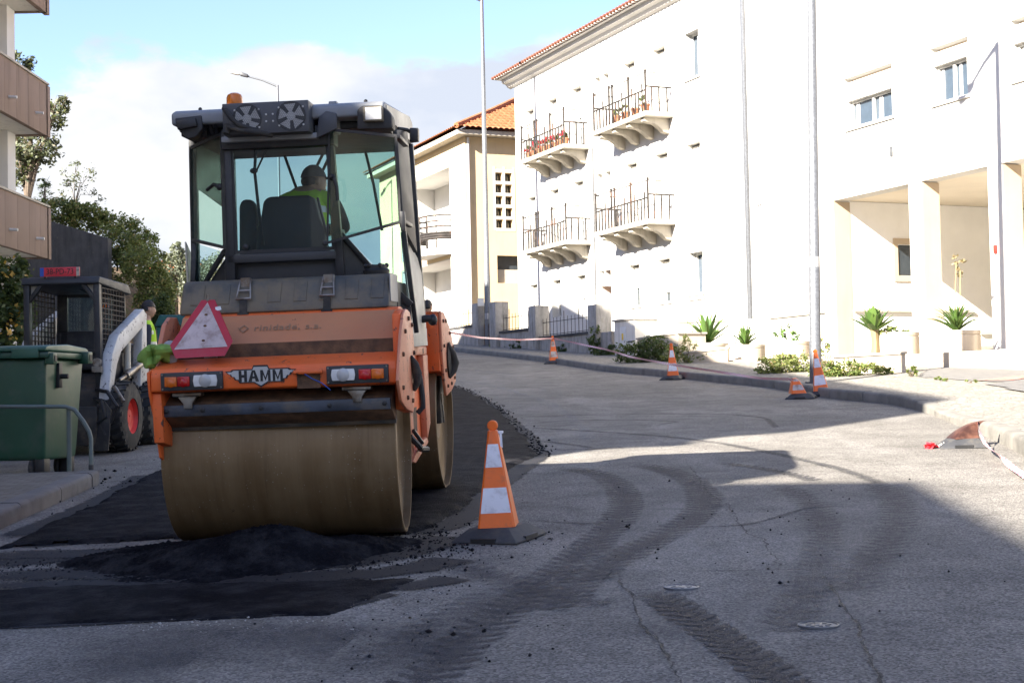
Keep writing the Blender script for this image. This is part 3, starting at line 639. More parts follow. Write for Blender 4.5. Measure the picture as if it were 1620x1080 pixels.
f_.box(19.022,19.06,1.72,1.84,3.85,4.9); f_.box(19.022,19.06,2.63,2.75,3.85,4.9); f_.box(19.022,19.06,1.84,2.63,3.85,3.99); f_.box(19.022,19.06,1.84,2.63,4.76,4.9)
f_.build('window_surround', mt['beige_tone'], wb, smooth=False)
f_ = MB(); f_.box(19.04,19.1,6.1,7.6,2.2,5.0); f_.build('shop_window', mt['winglass'], wb)
f_ = MB(); f_.box(19.1,19.13,6.1,6.9,4.55,5.3); f_.build('poster', mt['yellowsign'], wb); f_ = MB(); f_.box(19.1,19.13,6.1,6.9,3.0,4.4); f_.build('poster', mt['bluesign'], wb)
mb = MB(); mb.box(20.6,34,-2.2,-.02,1.0,1.92); mb.build('podium', mt['planter'], wb, .012, smooth=False); mb = MB(); mb.box(19.04,34,-.019,7.9,1.0,1.915); mb.build('porch_floor', mt['porch_bright'], wb, smooth=False); mb = MB(); mb.box(13.2,20.595,-2.7,.3,1.2,1.99); mb.build('podium', mt['planter'], wb, .012, smooth=False)
# plinth ledge
mb = MB(); mb.box(15.55,18.6,-.06,-.003,3.10,3.16); mb.box(19.024,19.1,.5,4.1,3.10,3.16); mb.box(19.024,19.1,4.3,6.0,2.55,2.62); mb.build('plinth_ledge', mt['pale_conc'], wb)
# window fillings
for a, b, z0, z1, s_, kind, dep in wins:
    h = z1-z0; y = dep
    if kind == 'door':
        d_ = MB(); d_.box(a,b,y,y+.06,z0,z1); dd = d_.build('door', mt['darkgrey'], wb)
        q = MB(); q.box(a+.10,a+.32,y-.012,y-.002,z0+.3,z1-.15); q.box(a+.40,b-.08,y-.012,y-.002,z0+.3,z1-.15); q.build('door_or_shade_panel', mt['terra2'], dd); continue
    fr = MB(); t = .05
    zt = z1-h*s_ if kind == 'shut' else z1
    if kind == 'shut':
        bk = MB(); bk.box(a,b,y+.118,y+.119,z1-.14,z1); bk.build('shutter_slot_back', mt['brown_panel'], wb, smooth=False)  # dark sheet stands in for shade in the slot above the shutter
        sh = MB(); k = max(2, int(h*s_/.055)); gap = .055; dz = (h*s_-gap)/k
        for i in range(k): zz = z1-gap-(i+1)*dz; sh.prism([(y+.012,zz),(y-.004,zz+.004),(y+.004,zz+dz-.004),(y+.012,zz+dz)], 'x', a, b)
        sh.box(a,b,y+.013,y+.03,zt,z1-gap); sh.build('shutter', mt['shutter'], wb, smooth=False)
    if zt-z0 > .12:
        yy = y+.05
        fr.box(a,a+t,yy-.03,yy+.03,z0,zt); fr.box(b-t,b,yy-.03,yy+.03,z0,zt); fr.box(a+t,b-t,yy-.03,yy+.03,z0,z0+t); fr.box(a+t,b-t,yy-.03,yy+.03,zt-t,zt)
        cx = (a+b)/2; fr.box(cx-.03,cx+.03,yy-.034,yy+.026,z0+t,zt-t)
        wi = fr.build('window', mt['offwhite'], wb, smooth=False)
        p_ = MB(); p_.box(a+.01,b-.01,yy+.035,yy+.045,z0+.01,zt-.01); p_.build('pane', mt['skyglass'] if kind != 'shut' else mt['winglass'], wi, smooth=False)
        if kind == 'wide':
            for q0, q1 in ((.07,.15),(.60,.68)): c_ = MB(); c_.box(a+(b-a)*q0, a+(b-a)*q1, yy+.02, yy+.034, z0+.05, zt-.06); c_.build('curtain', mt['curtain'], wi, smooth=False)
    if kind in ('tall','wide'):
        s2 = MB(); s2.box(a-.08,b+.08,-.05,.1,z0-.06,z0-.003); s2.build('sill', mt['white_wall'], wb, smooth=False)
for a, b in ((8.45,9.3),(10.3,11.2),(12.15,13.05)):
    s2 = MB(); s2.box(a,b,-.05,.1,3.84,3.897); s2.build('sill', mt['white_wall'], wb, smooth=False)
# balconies
def balcony(x0, x1, z, dpt=.92):
    b = MB(); b.box(x0,x1,-dpt,-.002,z-.14,z); o = b.build('balcony_slab', mt['pale_conc'], wb, .015)
    for k in range(4):
        x = x0+.35+k*(x1-x0-.7)/3; br = MB()
        pr = [(-.002,z-.145),(-dpt+.1,z-.145),(-dpt+.1,z-.24),(-dpt+.22,z-.28),(-.5,z-.30),(-.32,z-.40),(-.2,z-.52),(-.002,z-.58)]
        br.prism(pr, 'x', x-.11, x+.11); br.build('bracket', mt['pale_conc'], o, .012)
    r = MB(); H = 1.0; ti = .026
    n_ = 17
    for i in range(n_):
        x = x0+.06+(x1-x0-.12)*i/(n_-1); tall = i in (0,5,6,11,16)
        r.tube([(x,-dpt+.06,z),(x,-dpt+.06,z+(1.15 if tall else .62+.2*((i*7)%3==0)))], .034 if tall else ti, 5)
        if tall: r.ball((x,-dpt+.06,z+1.17), .045, n=6, m=4)
    for s_ in (x0+.06,x1-.06):
        for yy in (-.66,-.42,-.16): r.tube([(s_,yy,z),(s_,yy,z+.72)], ti, 5)
        r.tube([(s_,-dpt+.06,z+.72),(s_,-.01,z+.72)], ti, 5); r.tube([(s_,-dpt+.06,z+1.12),(s_,-.01,z+1.12)], .014, 4)
    r.tube([(x0+.06,-dpt+.06,z+.62),(x1-.06,-dpt+.06,z+.62)], ti, 5); r.tube([(x0+.06,-dpt+.06,z+1.12),(x1-.06,-dpt+.06,z+1.12)], .016, 4)
    r.build('railing', mt['iron'], o)
for x0, x1 in ((2.45,6.0),(8.05,11.5)):
    for z in (6.22,9.33): balcony(x0, x1, z)
# eave, cornice, roof
mb = MB(); mb.prism([(-.003,12.45),(-.12,12.5),(-.2,12.6),(-.34,12.64),(-.36,12.76),(-.003,12.76)], 'x', -.35, 34); mb.prism([(-.35,12.6),(-.20,12.6),(-.003,12.45),(-.003,12.76),(-.35,12.76)], 'y', 0.0, D); mb.build('cornice', mt['white_wall'], wb, smooth=False)
def tileroof(name, parent, x0, x1, y0, yr, z0, slope, hip0=0, hip1=0, pitch=.21, rows=.36):
    """one slope; columns along x, rising towards +y; hips cut both ends"""
    nb = max(2, int((yr-y0)/rows)); na = int((x1-x0)/pitch*6); vs = []; fs = []
    for j in range(nb):
        for e in (0,1):
            b = (yr-y0)*(j+e)/nb; a0 = x0+hip0*b; a1 = x1-hip1*b
            for i in range(na+1):
                x = x0+(x1-x0)*i/na; x = min(max(x, a0), a1)
                z = z0+b*slope+.05*abs(math.sin(math.pi*x/pitch))**.7+(.05 if e == 0 else .0)
                vs.append((x, y0+b-(.03 if e == 0 else 0), z))
    m = na+1
    for j in range(nb*2-1):
        for i in range(na): fs.append((j*m+i, j*m+i+1, (j+1)*m+i+1, (j+1)*m+i))
    return raw(name, vs, fs, mt['tile'], parent, smooth=True)
tileroof('roof', wb, -.55, 34.5, -.62, 5.5, 12.80, .42)
mb = MB(); mb.box(-.45,34.4,-.50,D,12.765,12.80); mb.build('roof_edge', mt['white_wall'], wb, smooth=False)
mb = MB()
for i in range(166): mb.lathe([(.05,-.68),(.065,-.30)], (-.5+i*.21,0,12.84), 'y', 8)
mb.build('tile_edge', mt['tilered'], wb)
mb = MB()
for i in range(160): mb.prism([(-.50+i*.21, 12.80),(-.42+i*.21,12.86),(-.37+i*.21,12.86),(-.29+i*.21,12.80)], 'y', -.6, -.5)
mb.build('tile_mortar', mt['white_wall'], wb, smooth=False)
mb = MB(); mb.prism([(5.5,12.8+6.12*.42),(5.5,12.8),(D+.5,12.8)], 'x', -.5, 34.4); mb.build('roof', mt['tile'], wb)
# pipes
mb = MB(); mb.box(15.27,15.42,-.09,-.004,3.1,12.5); mb.build('rain_pipe', mt['galv'], wb, .02)
mb = MB(); mb.tube([(15.56,-.06,9.9),(15.56,-.06,3.1)], .035, 8); mb.build('rain_pipe', mt['offwhite'], wb)
mb = MB(); mb.tube([(15.95,-.06,6.1),(15.85,-.06,6.15),(15.8,-.06,6.0),(15.8,-.06,3.1)], .03, 8); mb.build('gas_pipe', mt['offwhite'], wb)
mb = MB(); mb.tube([(6.3,-.04,9.2),(6.3,-.04,3.2)], .02, 6); mb.build('cable_pipe', mt['galvd'], wb)
mb = MB(); mb.box(24.45,24.53,-.06,-.014,3.95,4.12); mb.build('alarm_box', mt['markred'], wb, .01); mb = MB(); mb.box(21.22,21.31,-.03,-.004,6.46,6.68); mb.build('vent', mt['galvd'], wb)
# pots with geraniums and bare pots on the upper balconies
def flowerpot(x, z, label, group, fl=True, cat='plant pot', sc_=1, plant=True):
    P = A0+TV*x-WV*.70; t = thing('flower_pot', label, cat, (P.x,P.y,z), ROT, group)
    m = MB(); m.lathe([(.085*sc_,0),(.115*sc_,.19*sc_),(.13*sc_,.19*sc_),(.13*sc_,.235*sc_),(.11*sc_,.235*sc_),(.10*sc_,.2*sc_)], n=12); m.build('pot', mt['terracotta'], t)
    if plant:
        leaves('foliage', [(0,0,.32*sc_,.17,.15,.12)], 90, .05, mt['leaf_light'] if not fl else mt['leaf_mid'], t)
        if fl: leaves('blossoms', [(0,0,.38*sc_,.17,.16,.13)], 85, .055, mt['flower'], t)
    return t
def leaves(name, blobs, n, size, mat, parent=None, clump=.35, seed=None, asp=.5, shell=.55):
    r = np.random.default_rng(seed if seed is not None else random.randrange(10**6)); vol = np.array([b[3]*b[4]*b[5] for b in blobs])**.7; vol /= vol.sum()
    cs = []
    for b, q in zip(blobs, vol):
        k = max(1, int(n*q)); nc = max(3, k//28); d = r.normal(size=(nc,3)); d /= np.linalg.norm(d,axis=1)[:,None]
        cen = d*(r.uniform(shell,1,size=(nc,1))**.6); p = cen[r.integers(0,nc,k)]+r.normal(0,clump*.5,size=(k,3)); p = p*np.array(b[3:6])+np.array(b[:3]); cs.append(p)
    p = np.concatenate(cs); k = len(p); s_ = size*r.uniform(.55,1.3,(k,1))
    a = r.normal(size=(k,3)); a[:,2] *= .7; a /= np.linalg.norm(a,axis=1)[:,None]; b = np.cross(a, r.normal(size=(k,3))); b /= np.linalg.norm(b,axis=1)[:,None]
    v = np.stack([p-a*s_, p+b*s_*asp, p+a*s_, p-b*s_*asp], 1).reshape(-1,3); f = np.arange(k*4).reshape(-1,4)
    return raw(name, v, f, mat, parent)
gp_lab = 'red geranium pots on the upper left balcony'
pos_l = ['at the far end of the balcony row', 'second from the far end', 'third from the far end', 'fourth along the balcony row', 'fifth along the balcony row', 'sixth along the balcony row', 'seventh along, near the balcony corner', 'at the near balcony corner']
for k in range(8): flowerpot(2.75+k*.42, 9.33, 'terracotta pot of red geraniums, '+pos_l[k], gp_lab)
for k, l in enumerate(['at the balcony end by the wall', 'second of the row', 'third of the row', 'nearest the corner']): flowerpot(9.3+k*.6, 9.33, 'bare terracotta pot on the upper right balcony, '+l, 'pots on the upper right balcony', False, sc_=1.15, plant=k != 2)

# ------------------------------------------------------------------ yellow house
Y0 = Vector((-1.72,55.95,0)); yh = thing('house', 'ochre two storey house with red tile hip roof and round balcony', 'house', Y0, ROT)
gy = float(g(-1.7,56))
mb = MB(); wall_holes(mb, -11, 0, gy-1, 11.55, [(-8.0,-1.75,7.3,10.6,.03),(-8.0,-1.75,gy-.9,6.9,.03)])
gh = [(1.28+c*.42, 1.28+c*.42+.30, 7.95+r_*.47, 7.95+r_*.47+.33) for c in range(2) for r_ in range(5)]
m2 = MB(); wall_holes(m2, 0, 9, gy-1, 11.55, gh+[(1.3,2.6,5.75,6.85)], 0, .25)
mb.add([(-q[1],q[0],q[2]) for q in m2.v], m2.f)
mb.add([(-11,0,gy-1),(-11,9,gy-1),(-11,9,11.55),(-11,0,11.55)], [(0,1,2,3)]); mb.add([(-11,9,gy-1),(0,9,gy-1),(0,9,11.55),(-11,9,11.55)], [(0,1,2,3)])
mb.build('wall', mt['yellow_wall'], yh, smooth=False)
mb = MB(); mb.box(-8.2,-1.5,1.61,1.7,gy-1,11.5); mb.box(-8.0,-1.76,.1,1.6,6.92,7.28); mb.box(-1.752,-1.745,.01,1.6,gy-1,10.58)
for q in ((-1.74,-.98),): mb.box(q[0],q[1],-.012,-.002,gy-1,10.9)
mb.box(-8.0,-1.74,-.012,-.002,10.62,10.9); mb.box(-8.0,-1.75,.031,1.6,10.601,10.65); mb.box(-8.0,-1.75,.031,1.6,6.86,6.919); mb.box(-8.05,-8.0,.031,1.6,gy-1,10.6); mb.build('loggia_wall', mt['white_wall'], yh, smooth=False)
mb = MB(); mb.box(-.251-.02,-.255,1.2,2.75,5.7,10.4); mb.build('window', mt['winglass'], yh, smooth=False)
mb = MB()
for c in range(3): mb.box(-.004,.012,1.20+c*.42 if c else 1.2,1.20+c*.42+.08 if c else 1.28,7.86,10.4)
for r_ in range(6): mb.box(-.004,.0115,1.28,2.12,7.85+r_*.47-.02,7.85+r_*.47+.1)
mb.build('window_grid', mt['white_wall'], yh, smooth=False)
mb = MB(); mb.box(-.2,-.15,1.3,2.6,5.76,6.3); mb.build('window_panel', mt['pale_conc'], yh, smooth=False)
mb = MB(); mb.box(-5.2,-4.4,1.5,1.58,7.3,9.6); mb.build('door', mt['shutterold'], yh, smooth=False); mb = MB(); mb.box(-3.3,-2.7,1.5,1.58,gy,6.0); mb.build('door', mt['rust'], yh, smooth=False)
mb = MB(); mb.box(-3.7,-3.3,1.45,1.57,gy,6.1); mb.build('door_frame', mt['tan'], yh, smooth=False)
# round balcony
def arc(r, z, n=14): return [(-3.1+r*math.cos(t)*1.5, -.0-r*math.sin(t)*.9, z) for t in [math.pi*i/n for i in range(n+1)]]
mb = MB(); pr = [(p[0],p[1]) for p in arc(1,0)]; mb.prism(pr, 'z', 7.05, 7.3); bal = mb.build('balcony', mt['white_wall'], yh, smooth=False)
mb = MB()
for z, r_ in ((7.72,.06),(7.82,.06),(7.92,.06),(8.2,.035),(8.42,.03),(8.65,.035)): mb.tube(arc(.96, z), r_, 6)
for i in (0,3,5,7,9,11,14): p = arc(.96,0)[i]; mb.tube([(p[0],p[1],7.3),(p[0],p[1],8.65)], .03, 5)
mb.build('railing', mt['iron'], bal)
# eaves and roof
mb = MB(); mb.box(-11.5,.45,-.45,9.4,11.56,11.74); mb.build('eave', mt['pale_conc'], yh, smooth=False)
s_ = .48
r1 = tileroof('roof', yh, -11.6, .6, -.6, 4.4, 11.76, s_, 1, 1, .24)
r2_ = tileroof('roof', yh, -.6, 9.6, -.6, 4.4, 11.762, s_, 1, 1, .24)
for q in r2_.data.vertices: x, y, z = q.co; q.co = (-y, x, z)
mb = MB(); mb.tube([(.55,-.55,11.86),(-2,2,11.86+2.55*s_),(-4.4,4.4,11.9+5*s_)], .11, 8); mb.tube([(-4.4,4.4,11.9+5*s_),(-11,4.4,11.9+5*s_)], .11, 8); mb.build('ridge_tiles', mt['tile'], yh)
mb = MB(); mb.poly([(-11.6,9.6,11.75),(.6,9.6,11.75),(-4.4,4.4,11.75+5*s_)]); mb.poly([(-11.6,-.6,11.75),(-11.6,9.6,11.75),(-6.6,4.4,11.75+5*s_)]); mb.build('roof', mt['tile'], yh)
mb = MB(); mb.tube([(.08,.12,11.5),(.08,.12,gy)], .055, 8); mb.build('rain_pipe', mt['white_wall'], yh)
mb = MB(); mb.box(-3.2,-2.95,.6,.85,10.45,10.58); mb.build('ceiling_lamp', mt['darkgrey'], yh)

# ------------------------------------------------------------------ left apartment building with brown balconies; its shade covers the road
lb = thing('apartment_building', 'apartment block at the left edge with brown panelled balconies and white posts', 'building', (0,0,0))
mb = MB(); mb.prism([(-12.6,1.6),(-22,-2.0),(-22,35.2),(-12.6,35.2)], 'z', -.5, 12.3); mb.build('wall', mt['white_old'], lb, smooth=False)
mb = MB(); mb.prism([(-11.5,1.6),(-22,-2.35),(-22,35.4),(-11.5,35.4)], 'z', 14.2, 14.75); mb.build('roof_slab', mt['pale_conc'], lb, smooth=False)
mb = MB(); mb.prism([(-11.5,1.6),(-22,-2.35),(-22,20),(-11.5,20)], 'z', 12.35, 14.19); mb.prism([(-12.6,20.01),(-21.9,20.01),(-21.9,35.2),(-12.6,35.2)], 'z', 12.31, 14.19); mb.build('wall', mt['white_old'], lb, smooth=False)  # unseen near end shaped to overhang and cast the road's shadow edge
for z0, z1 in ((4.95,6.17),(8.02,9.24),(11.12,12.34)):
    b = MB(); b.box(-12.59,-11.5,1.9,35.2,z0-.02,z0+.18); bo = b.build('balcony_floor', mt['white_old'], lb, smooth=False)
    for y in np.arange(2.2, 34.9, .8125):
        p = MB(); p.box(-11.62,-11.49,y,y+.805,z0-.06,z1); p.build('panel', mt['brown_panel'], bo, .006)
    p = MB(); p.box(-12.55,-11.49,35.205,35.3,z0-.06,z1); p.build('panel', mt['brown_panel'], bo, .006)
    p = MB(); p.box(-11.66,-11.45,2.2,35.33,z1+.002,z1+.05); p.build('coping', mt['pale_conc'], bo)
    for y in (32.55,34.4): p = MB(); p.tube([(-11.6,y,z0+.36),(-11.3,y,z0+.34)], .035, 7); p.build('drain_spout', mt['offwhite'], bo)
mb = MB(); mb.box(-12.58,-12.25,34.6,35.15,1,12.3); mb.build('post', mt['white_wall'], lb, smooth=False)
b2 = thing('apartment_building', 'white apartment block behind the photographer on the left, casting the foreground shade', 'building', (0,0,0))
mb = MB(); mb.prism([(-12.72,-4.76),(-14.3,-4.33),(-24,-7.6),(-26,-40),(-13.6,-40),(-13.35,-9.6)], 'z', -3, 13); mb.build('wall', mt['white_old'], b2, smooth=False)
mb = MB(); mb.prism([(-13.19,-2.2),(-13.47,-3.75),(-15.0,-4.75),(-24,-7.7),(-24,-6.05)], 'z', 12.88, 12.99); mb.build('shadow_slab', mt['pale_conc'], b2, smooth=False)  # unseen slab added to cast the notched shadow edge on the road
mb = MB(); mb.prism([(-14.3,-10),(-14.3,-39),(-25,-39),(-24,-10)], 'z', 13.002, 13.3); mb.build('roof', mt['tile'], b2, smooth=False)
# ------------------------------------------------------------------ boundary wall, pillars, railings, gate, cabinet
K0 = 19.65
def fp(y): return Vector((K0-.427*y, y, 0))          # a point on the fence line
def gz(p): return float(g(p.x,p.y))+.14
def fbox(mb, y0, y1, hw, z0, z1, off=0):
    a, b = fp(y0), fp(y1); n_ = -WV
    mb.slab([a+n_*(hw+off)+Vector((0,0,z0)), b+n_*(hw+off)+Vector((0,0,z0)), b+n_*(hw+off)+Vector((0,0,z1)), a+n_*(hw+off)+Vector((0,0,z1))], WV*2*hw)
for (y0, y1, zt, lab) in ((46.65,44.35,3.30,'low stained boundary wall with rail below the ochre house, between the gate and the middle pillar'),(43.75,40.5,2.98,'low stained boundary wall with rail in front of the white block, left of the cabinet'),(60,48.85,3.66,'low boundary wall with rail in front of the ochre house, beyond the gate')):
    t = thing('boundary_wall', lab, 'wall', fp((y0+y1)/2)+Vector((0,0,gz(fp((y0+y1)/2))))); inv = Matrix.Translation(-t.location)
    mb = MB(); mb.M = inv; fbox(mb, y0, y1, .13, gz(fp(y1))-1.2, zt); mb.build('wall', mt['grey_conc'], t, smooth=False)
    mb = MB(); mb.M = inv; fbox(mb, y0, y1, .17, zt+.002, zt+.07); mb.build('coping', mt['dark_conc'], t, smooth=False)
    mb = MB(); mb.M = inv; L_ = abs(y1-y0); n_ = int(L_/.22)
    for i in range(n_+1):
        p = fp(y0+(y1-y0)*i/n_); tall = i % 4 == 2; mb.tube([p+Vector((0,0,zt+.07)), p+Vector((0,0,zt+(.78 if tall else .62)))], .012 if tall else .009, 5)
    for h in (.12,.50): mb.tube([fp(y0)+Vector((0,0,zt+h)), fp(y1)+Vector((0,0,zt+h))], .010, 5)
    mb.build('railing', mt['iron'], t)
for y, zt, lab in ((48.45,4.42,'stained concrete gate pillar standing behind the lamp post, on its left'),(47.0,4.36,'stained concrete gate pillar just right of the lamp post'),(44.05,4.02,'stained concrete pillar between the two railings, behind the far cone'),(40.2,3.78,'stained concrete pillar left of the meter cabinet with sunlit top')):
    p = fp(y); mb = MB(); mb.M = Matrix.Translation((p.x,p.y,0)) @ Matrix.Rotation(ROT,4,'Z')
    mb.box(-.27,.27,-.24,.24,gz(p)-.5,zt); o = mb.build('gate_pillar', mt['grey_conc'], None, .015); tag(o, lab, 'pillar', 'concrete fence pillars')
p = fp(47.75); ga = thing('gate', 'rusty brown iron gate between two concrete pillars', 'gate', (p.x,p.y,gz(p)), ROT)
mb = MB(); mb.box(-.46,.46,-.02,.02,.05,.75); mb.build('sheet_panel', mt['rust'], ga); mb = MB()
for i in range(8): mb.tube([(-.44+i*.125,0,.75),(-.44+i*.125,0,1.35)], .011, 5)
mb.tube([(-.46,0,1.3),(.46,0,1.3)], .014, 5); mb.build('bars', mt['iron'], ga)
p = fp(39.55); mb = MB(); mb.M = Matrix.Translation((p.x,p.y,0)) @ Matrix.Rotation(ROT,4,'Z'); mb.box(-.36,.30,-.15,.15,gz(p)-.4,2.98); tag(mb.build('concrete_block', mt['grey_conc'], None, .02), 'blue grey stained concrete block between pillar and meter cabinet', 'wall')
mc = thing('meter_cabinet', 'pale grey meter cabinet at the wall end with narrow door', 'cabinet', (2.98,38.9,2.2), ROT+.02)
mb = MB(); mb.box(0,1.15,-.2,.5,-.5,1.02); mb.build('body', mt['white_old'], mc, .01, smooth=False); mb = MB(); mb.box(-.04,1.19,-.24,.54,1.022,1.07); mb.build('lid', mt['pale_conc'], mc)
mb = MB(); mb.box(.35,.68,-.215,-.202,.05,.85); d_ = mb.build('door', mt['offwhite'], mc, .004); mb = MB(); mb.box(.45,.54,-.222,-.216,.5,.68); mb.build('warning_label', mt['yellowsign'], d_); mb = MB(); mb.box(.78,1.05,-.212,-.202,.42,.46); mb.build('slot', mt['darkgrey'], mc)
# garden wall in front of the white building
gw = thing('garden_wall', 'low cream garden wall with flat coping behind the planters', 'wall', (0,0,0))
mb = MB(); mb.slab([(3.62,38.2,1.5),(3.95,37.0,1.5),(3.95,37.0,3.06),(3.62,38.2,3.06)], (.2,.05,0)); mb.slab([(3.951,36.99,1.5),(7.15,36.3,1.5),(7.15,36.3,3.06),(3.951,36.99,3.06)], (.05,.2,0)); mb.build('wall', mt['white_wall'], gw, smooth=False)
mb = MB(); mb.slab([(3.95,36.95,3.062),(7.2,36.26,3.062),(7.2,36.26,3.11),(3.95,36.95,3.11)], (.06,.25,0)); mb.build('coping', mt['pale_conc'], gw, smooth=False)
def lowbox(name, corners, z0, zt, th, label, mat='planter'):
    t = thing(name, label, 'planter', (corners[0][0],corners[0][1],z0)); inv = Matrix.Translation(-t.location)
    mb = MB(); mb.M = inv; (x0,y0),(x1,y1) = corners; d = Vector((x1-x0,y1-y0,0)).normalized(); n_ = Vector((-d.y,d.x,0))
    mb.slab([(x0,y0,z0-.4),(x1,y1,z0-.4),(x1,y1,zt[1]),(x0,y0,zt[0])], n_*th); mb.build('wall', mt[mat], t, smooth=False)
    mb = MB(); mb.M = inv; e = d*.03
    mb.slab([Vector((x0,y0,zt[0]+.002))-e-n_*.03, Vector((x1,y1,zt[1]+.002))+e-n_*.03, Vector((x1,y1,zt[1]+.045))+e-n_*.03, Vector((x0,y0,zt[0]+.045))-e-n_*.03], n_*(th+.06)); mb.build('coping', mt['pale_conc'], t, smooth=False)
    return t
lowbox('planter_wall', ((3.2,36.3),(4.05,34.6)), 2.1, (2.62,2.68), .8, 'low planter box with sloping grey coping right of the meter cabinet')
lowbox('planter_wall', ((4.0,33.2),(4.98,32.9)), 1.95, (2.15,2.24), .25, 'low cream planter wall in front of the leftmost bowl')
lowbox('planter_wall', ((5.95,26.35),(7.2,26.05)), 1.5, (1.84,1.88), .22, 'long low white wall in front of the agave')
def bowl(px, py, r, h, label, off=None, z0=None):
    p = gp(px, py, .14); z = p.z
    if off is not None:
        d = ray(px, py); k = (22.2-1.087*off)/(d.x+.427*d.y); p = Vector((d.x*k,d.y*k,z0)); z = z0
    t = thing('round_planter', label, 'planter', (p.x,p.y,z), 0, 'round white planters')
    mb = MB(); mb.lathe([(r*.96,-.2),(r,.03),(r,h-.1),(r*.97,h-.09),(r*.97,h-.075),(r,h-.07),(r,h),(r*.86,h),(r*.86,h-.12)], n=40); mb.build('tub', mt['planter'], t, ang=30)
    mb = MB(); mb.lathe([(r*.858,h-.16),(r*.858,h-.06)], n=24); mb.build('soil', mt['earth'], t)
    return t, p, z+h
def rosette(name, p, z, n, L_, wd, label, mat='agave', droop=.5, up=.75, seed=1):
    r = random.Random(seed); t = thing(name, label, 'plant', (p.x,p.y,z)); mb = MB()
    for i in range(n):
        a = i*2.39996+r.uniform(-.2,.2); e = up*(1-.75*i/n)+r.uniform(-.1,.1)+.12; e = max(.1, min(1.4, e*1.3)); l = L_*r.uniform(.75,1.05); pts = []; d = Vector((math.cos(a),math.sin(a),0)); c = Vector((0,0,-.03))
        k = 6
        side = Vector((-d.y,d.x,0)); vs = []
        for j in range(k+1):
            q = j/k; ww = wd*(math.sin(math.pi*min(1,.18+q*.82))**.8 if q < .98 else 0)*.5; ww = max(ww,.001)
            tilt = e-droop*q*q; vs += [c+side*ww+Vector((0,0,ww*.3)), c-d*0-Vector((0,0,ww*.25)), c-side*ww+Vector((0,0,ww*.3))]
            c = c+(d*math.cos(tilt)+Vector((0,0,math.sin(tilt))))*(l/k)
        mb.add(vs, [(j*3+m_, j*3+m_+1, j*3+m_+4, j*3+m_+3) for j in range(k) for m_ in (0,1)])
    mb.build('leaf_rosette', mt[mat], t, smooth=True); return t
_, p, z = bowl(1120, 566, .52, .36, 'leftmost round white planter bowl at the edge of the shade'); rosette('agave_plant', p, z, 26, .95, .12, 'spiky green plant in the leftmost round planter', seed=3, up=1.0)
_, p, z = bowl(1180, 563, .47, .36, 'round white planter second from left', 2.0, 1.992); rosette('agave_plant', p, z, 54, .60, .055, 'bushy dark green plant in the second round planter', seed=4, up=1.1, droop=.75)
_, p, z = bowl(1247, 557, .52, .38, 'round white planter left of the near lamp post', 1.7, 1.992); t = thing('fern_plant', 'small green fern in the planter left of the near lamp post', 'plant', (p.x,p.y,z)); leaves('foliage', [(0,0,.16,.30,.26,.22),(.1,0,.3,.15,.15,.14)], 200, .09, mt['agave'], t, asp=.16)
_, p, z = bowl(1419, 562, .47, .50, 'round white planter right of the agave with low ground cover', 1.2, 1.922); t = thing('ground_cover_plant','low yellow green plant in the planter beside the agave','plant',(p.x,p.y,z)); leaves('foliage', [(-.1,0,.03,.36,.3,.08)], 260, .05, mt['leaf_light'], t)
_, p, z = bowl(1514, 553, .46, .44, 'largest round white planter in front of the porch', 1.3, 1.922); t = rosette('yucca_plant', p, z, 60, .66, .06, 'full green yucca with two dry flower stalks in the largest planter', seed=6, up=1.1, droop=.9)
mb = MB()
for dx, hh in ((.0,1.35),(.07,1.2)):
    mb.tube([(dx,0,0),(dx*1.4,.02,hh*.5),(dx*1.1+.04,.0,hh)], .013, 5); 
mb.build('flower_stalk', mt['dry'], t); leaves('dry_blossom', [(.05,0,1.38,.12,.12,.11),(.1,0,1.15,.1,.1,.1)], 130, .04, mt['dry'], t)
d = ray(1384,556); k = (22.2-1.087*1.75)/(d.x+.427*d.y); p = Vector((d.x*k,d.y*k,0)); z = 1.922; t = rosette('agave_plant', p, z+.55, 42, .58, .16, 'pale green agave on a bare stem left of a planter', seed=9, up=1.15, droop=.15); mb = MB(); mb.tube([(0,0,-.56),(.02,0,-.25),(0,0,.02)], [.10,.075,.09], 10); mb.build('stem', mt['dry'], t)
def shrub(name, label, blobs, n, size, mat, base, cat='shrub', stem=True):
    t = thing(name, label, cat, base); leaves('foliage', blobs, n, size, mt[mat], t)
    if stem:
        mb = MB()
        for i in range(5): a = i*1.26; k = max(b[2] for b in blobs); mb.tube([(0,0,-.05),(.3*k*math.cos(a),.3*k*math.sin(a),.5*k),(.6*k*math.cos(a),.55*k*math.sin(a),k)], [.012,.008,.004], 5)
        mb.build('stems', mt['bark'], t)
    return t
def gshrub(px, py, label, blobs, n, size, mat, name='shrub'):
    p = gp(px,py,.14); return shrub(name, label, blobs, n, size, mat, p)
gshrub(1022,573,'dense dark green shrub at the foot of the meter cabinet', [(-.25,.1,.22,.45,.35,.28),(.15,.1,.30,.40,.35,.30),(.5,0,.18,.3,.3,.2)], 2600, .045, 'leaf_dark')
gshrub(1085,574,'thin weedy shrub right of the second cone', [(-.2,0,.2,.35,.25,.25),(.2,0,.22,.3,.25,.28),(.0,.1,.45,.2,.2,.25)], 900, .035, 'leaf_mid')
gshrub(1235,590,'low grey green shrub left of the near lamp post', [(-.25,.1,.12,.28,.3,.17),(.05,.1,.16,.3,.3,.2),(.35,.1,.17,.25,.25,.2)], 2200, .035, 'leaf_mid')
gshrub(1340,595,'low spreading shrub right of the near lamp post', [(-.35,.1,.13,.28,.3,.17),(0,.1,.12,.32,.3,.16),(.35,.05,.10,.3,.25,.13),(.62,0,.06,.2,.2,.08)], 2400, .032, 'leaf_light')
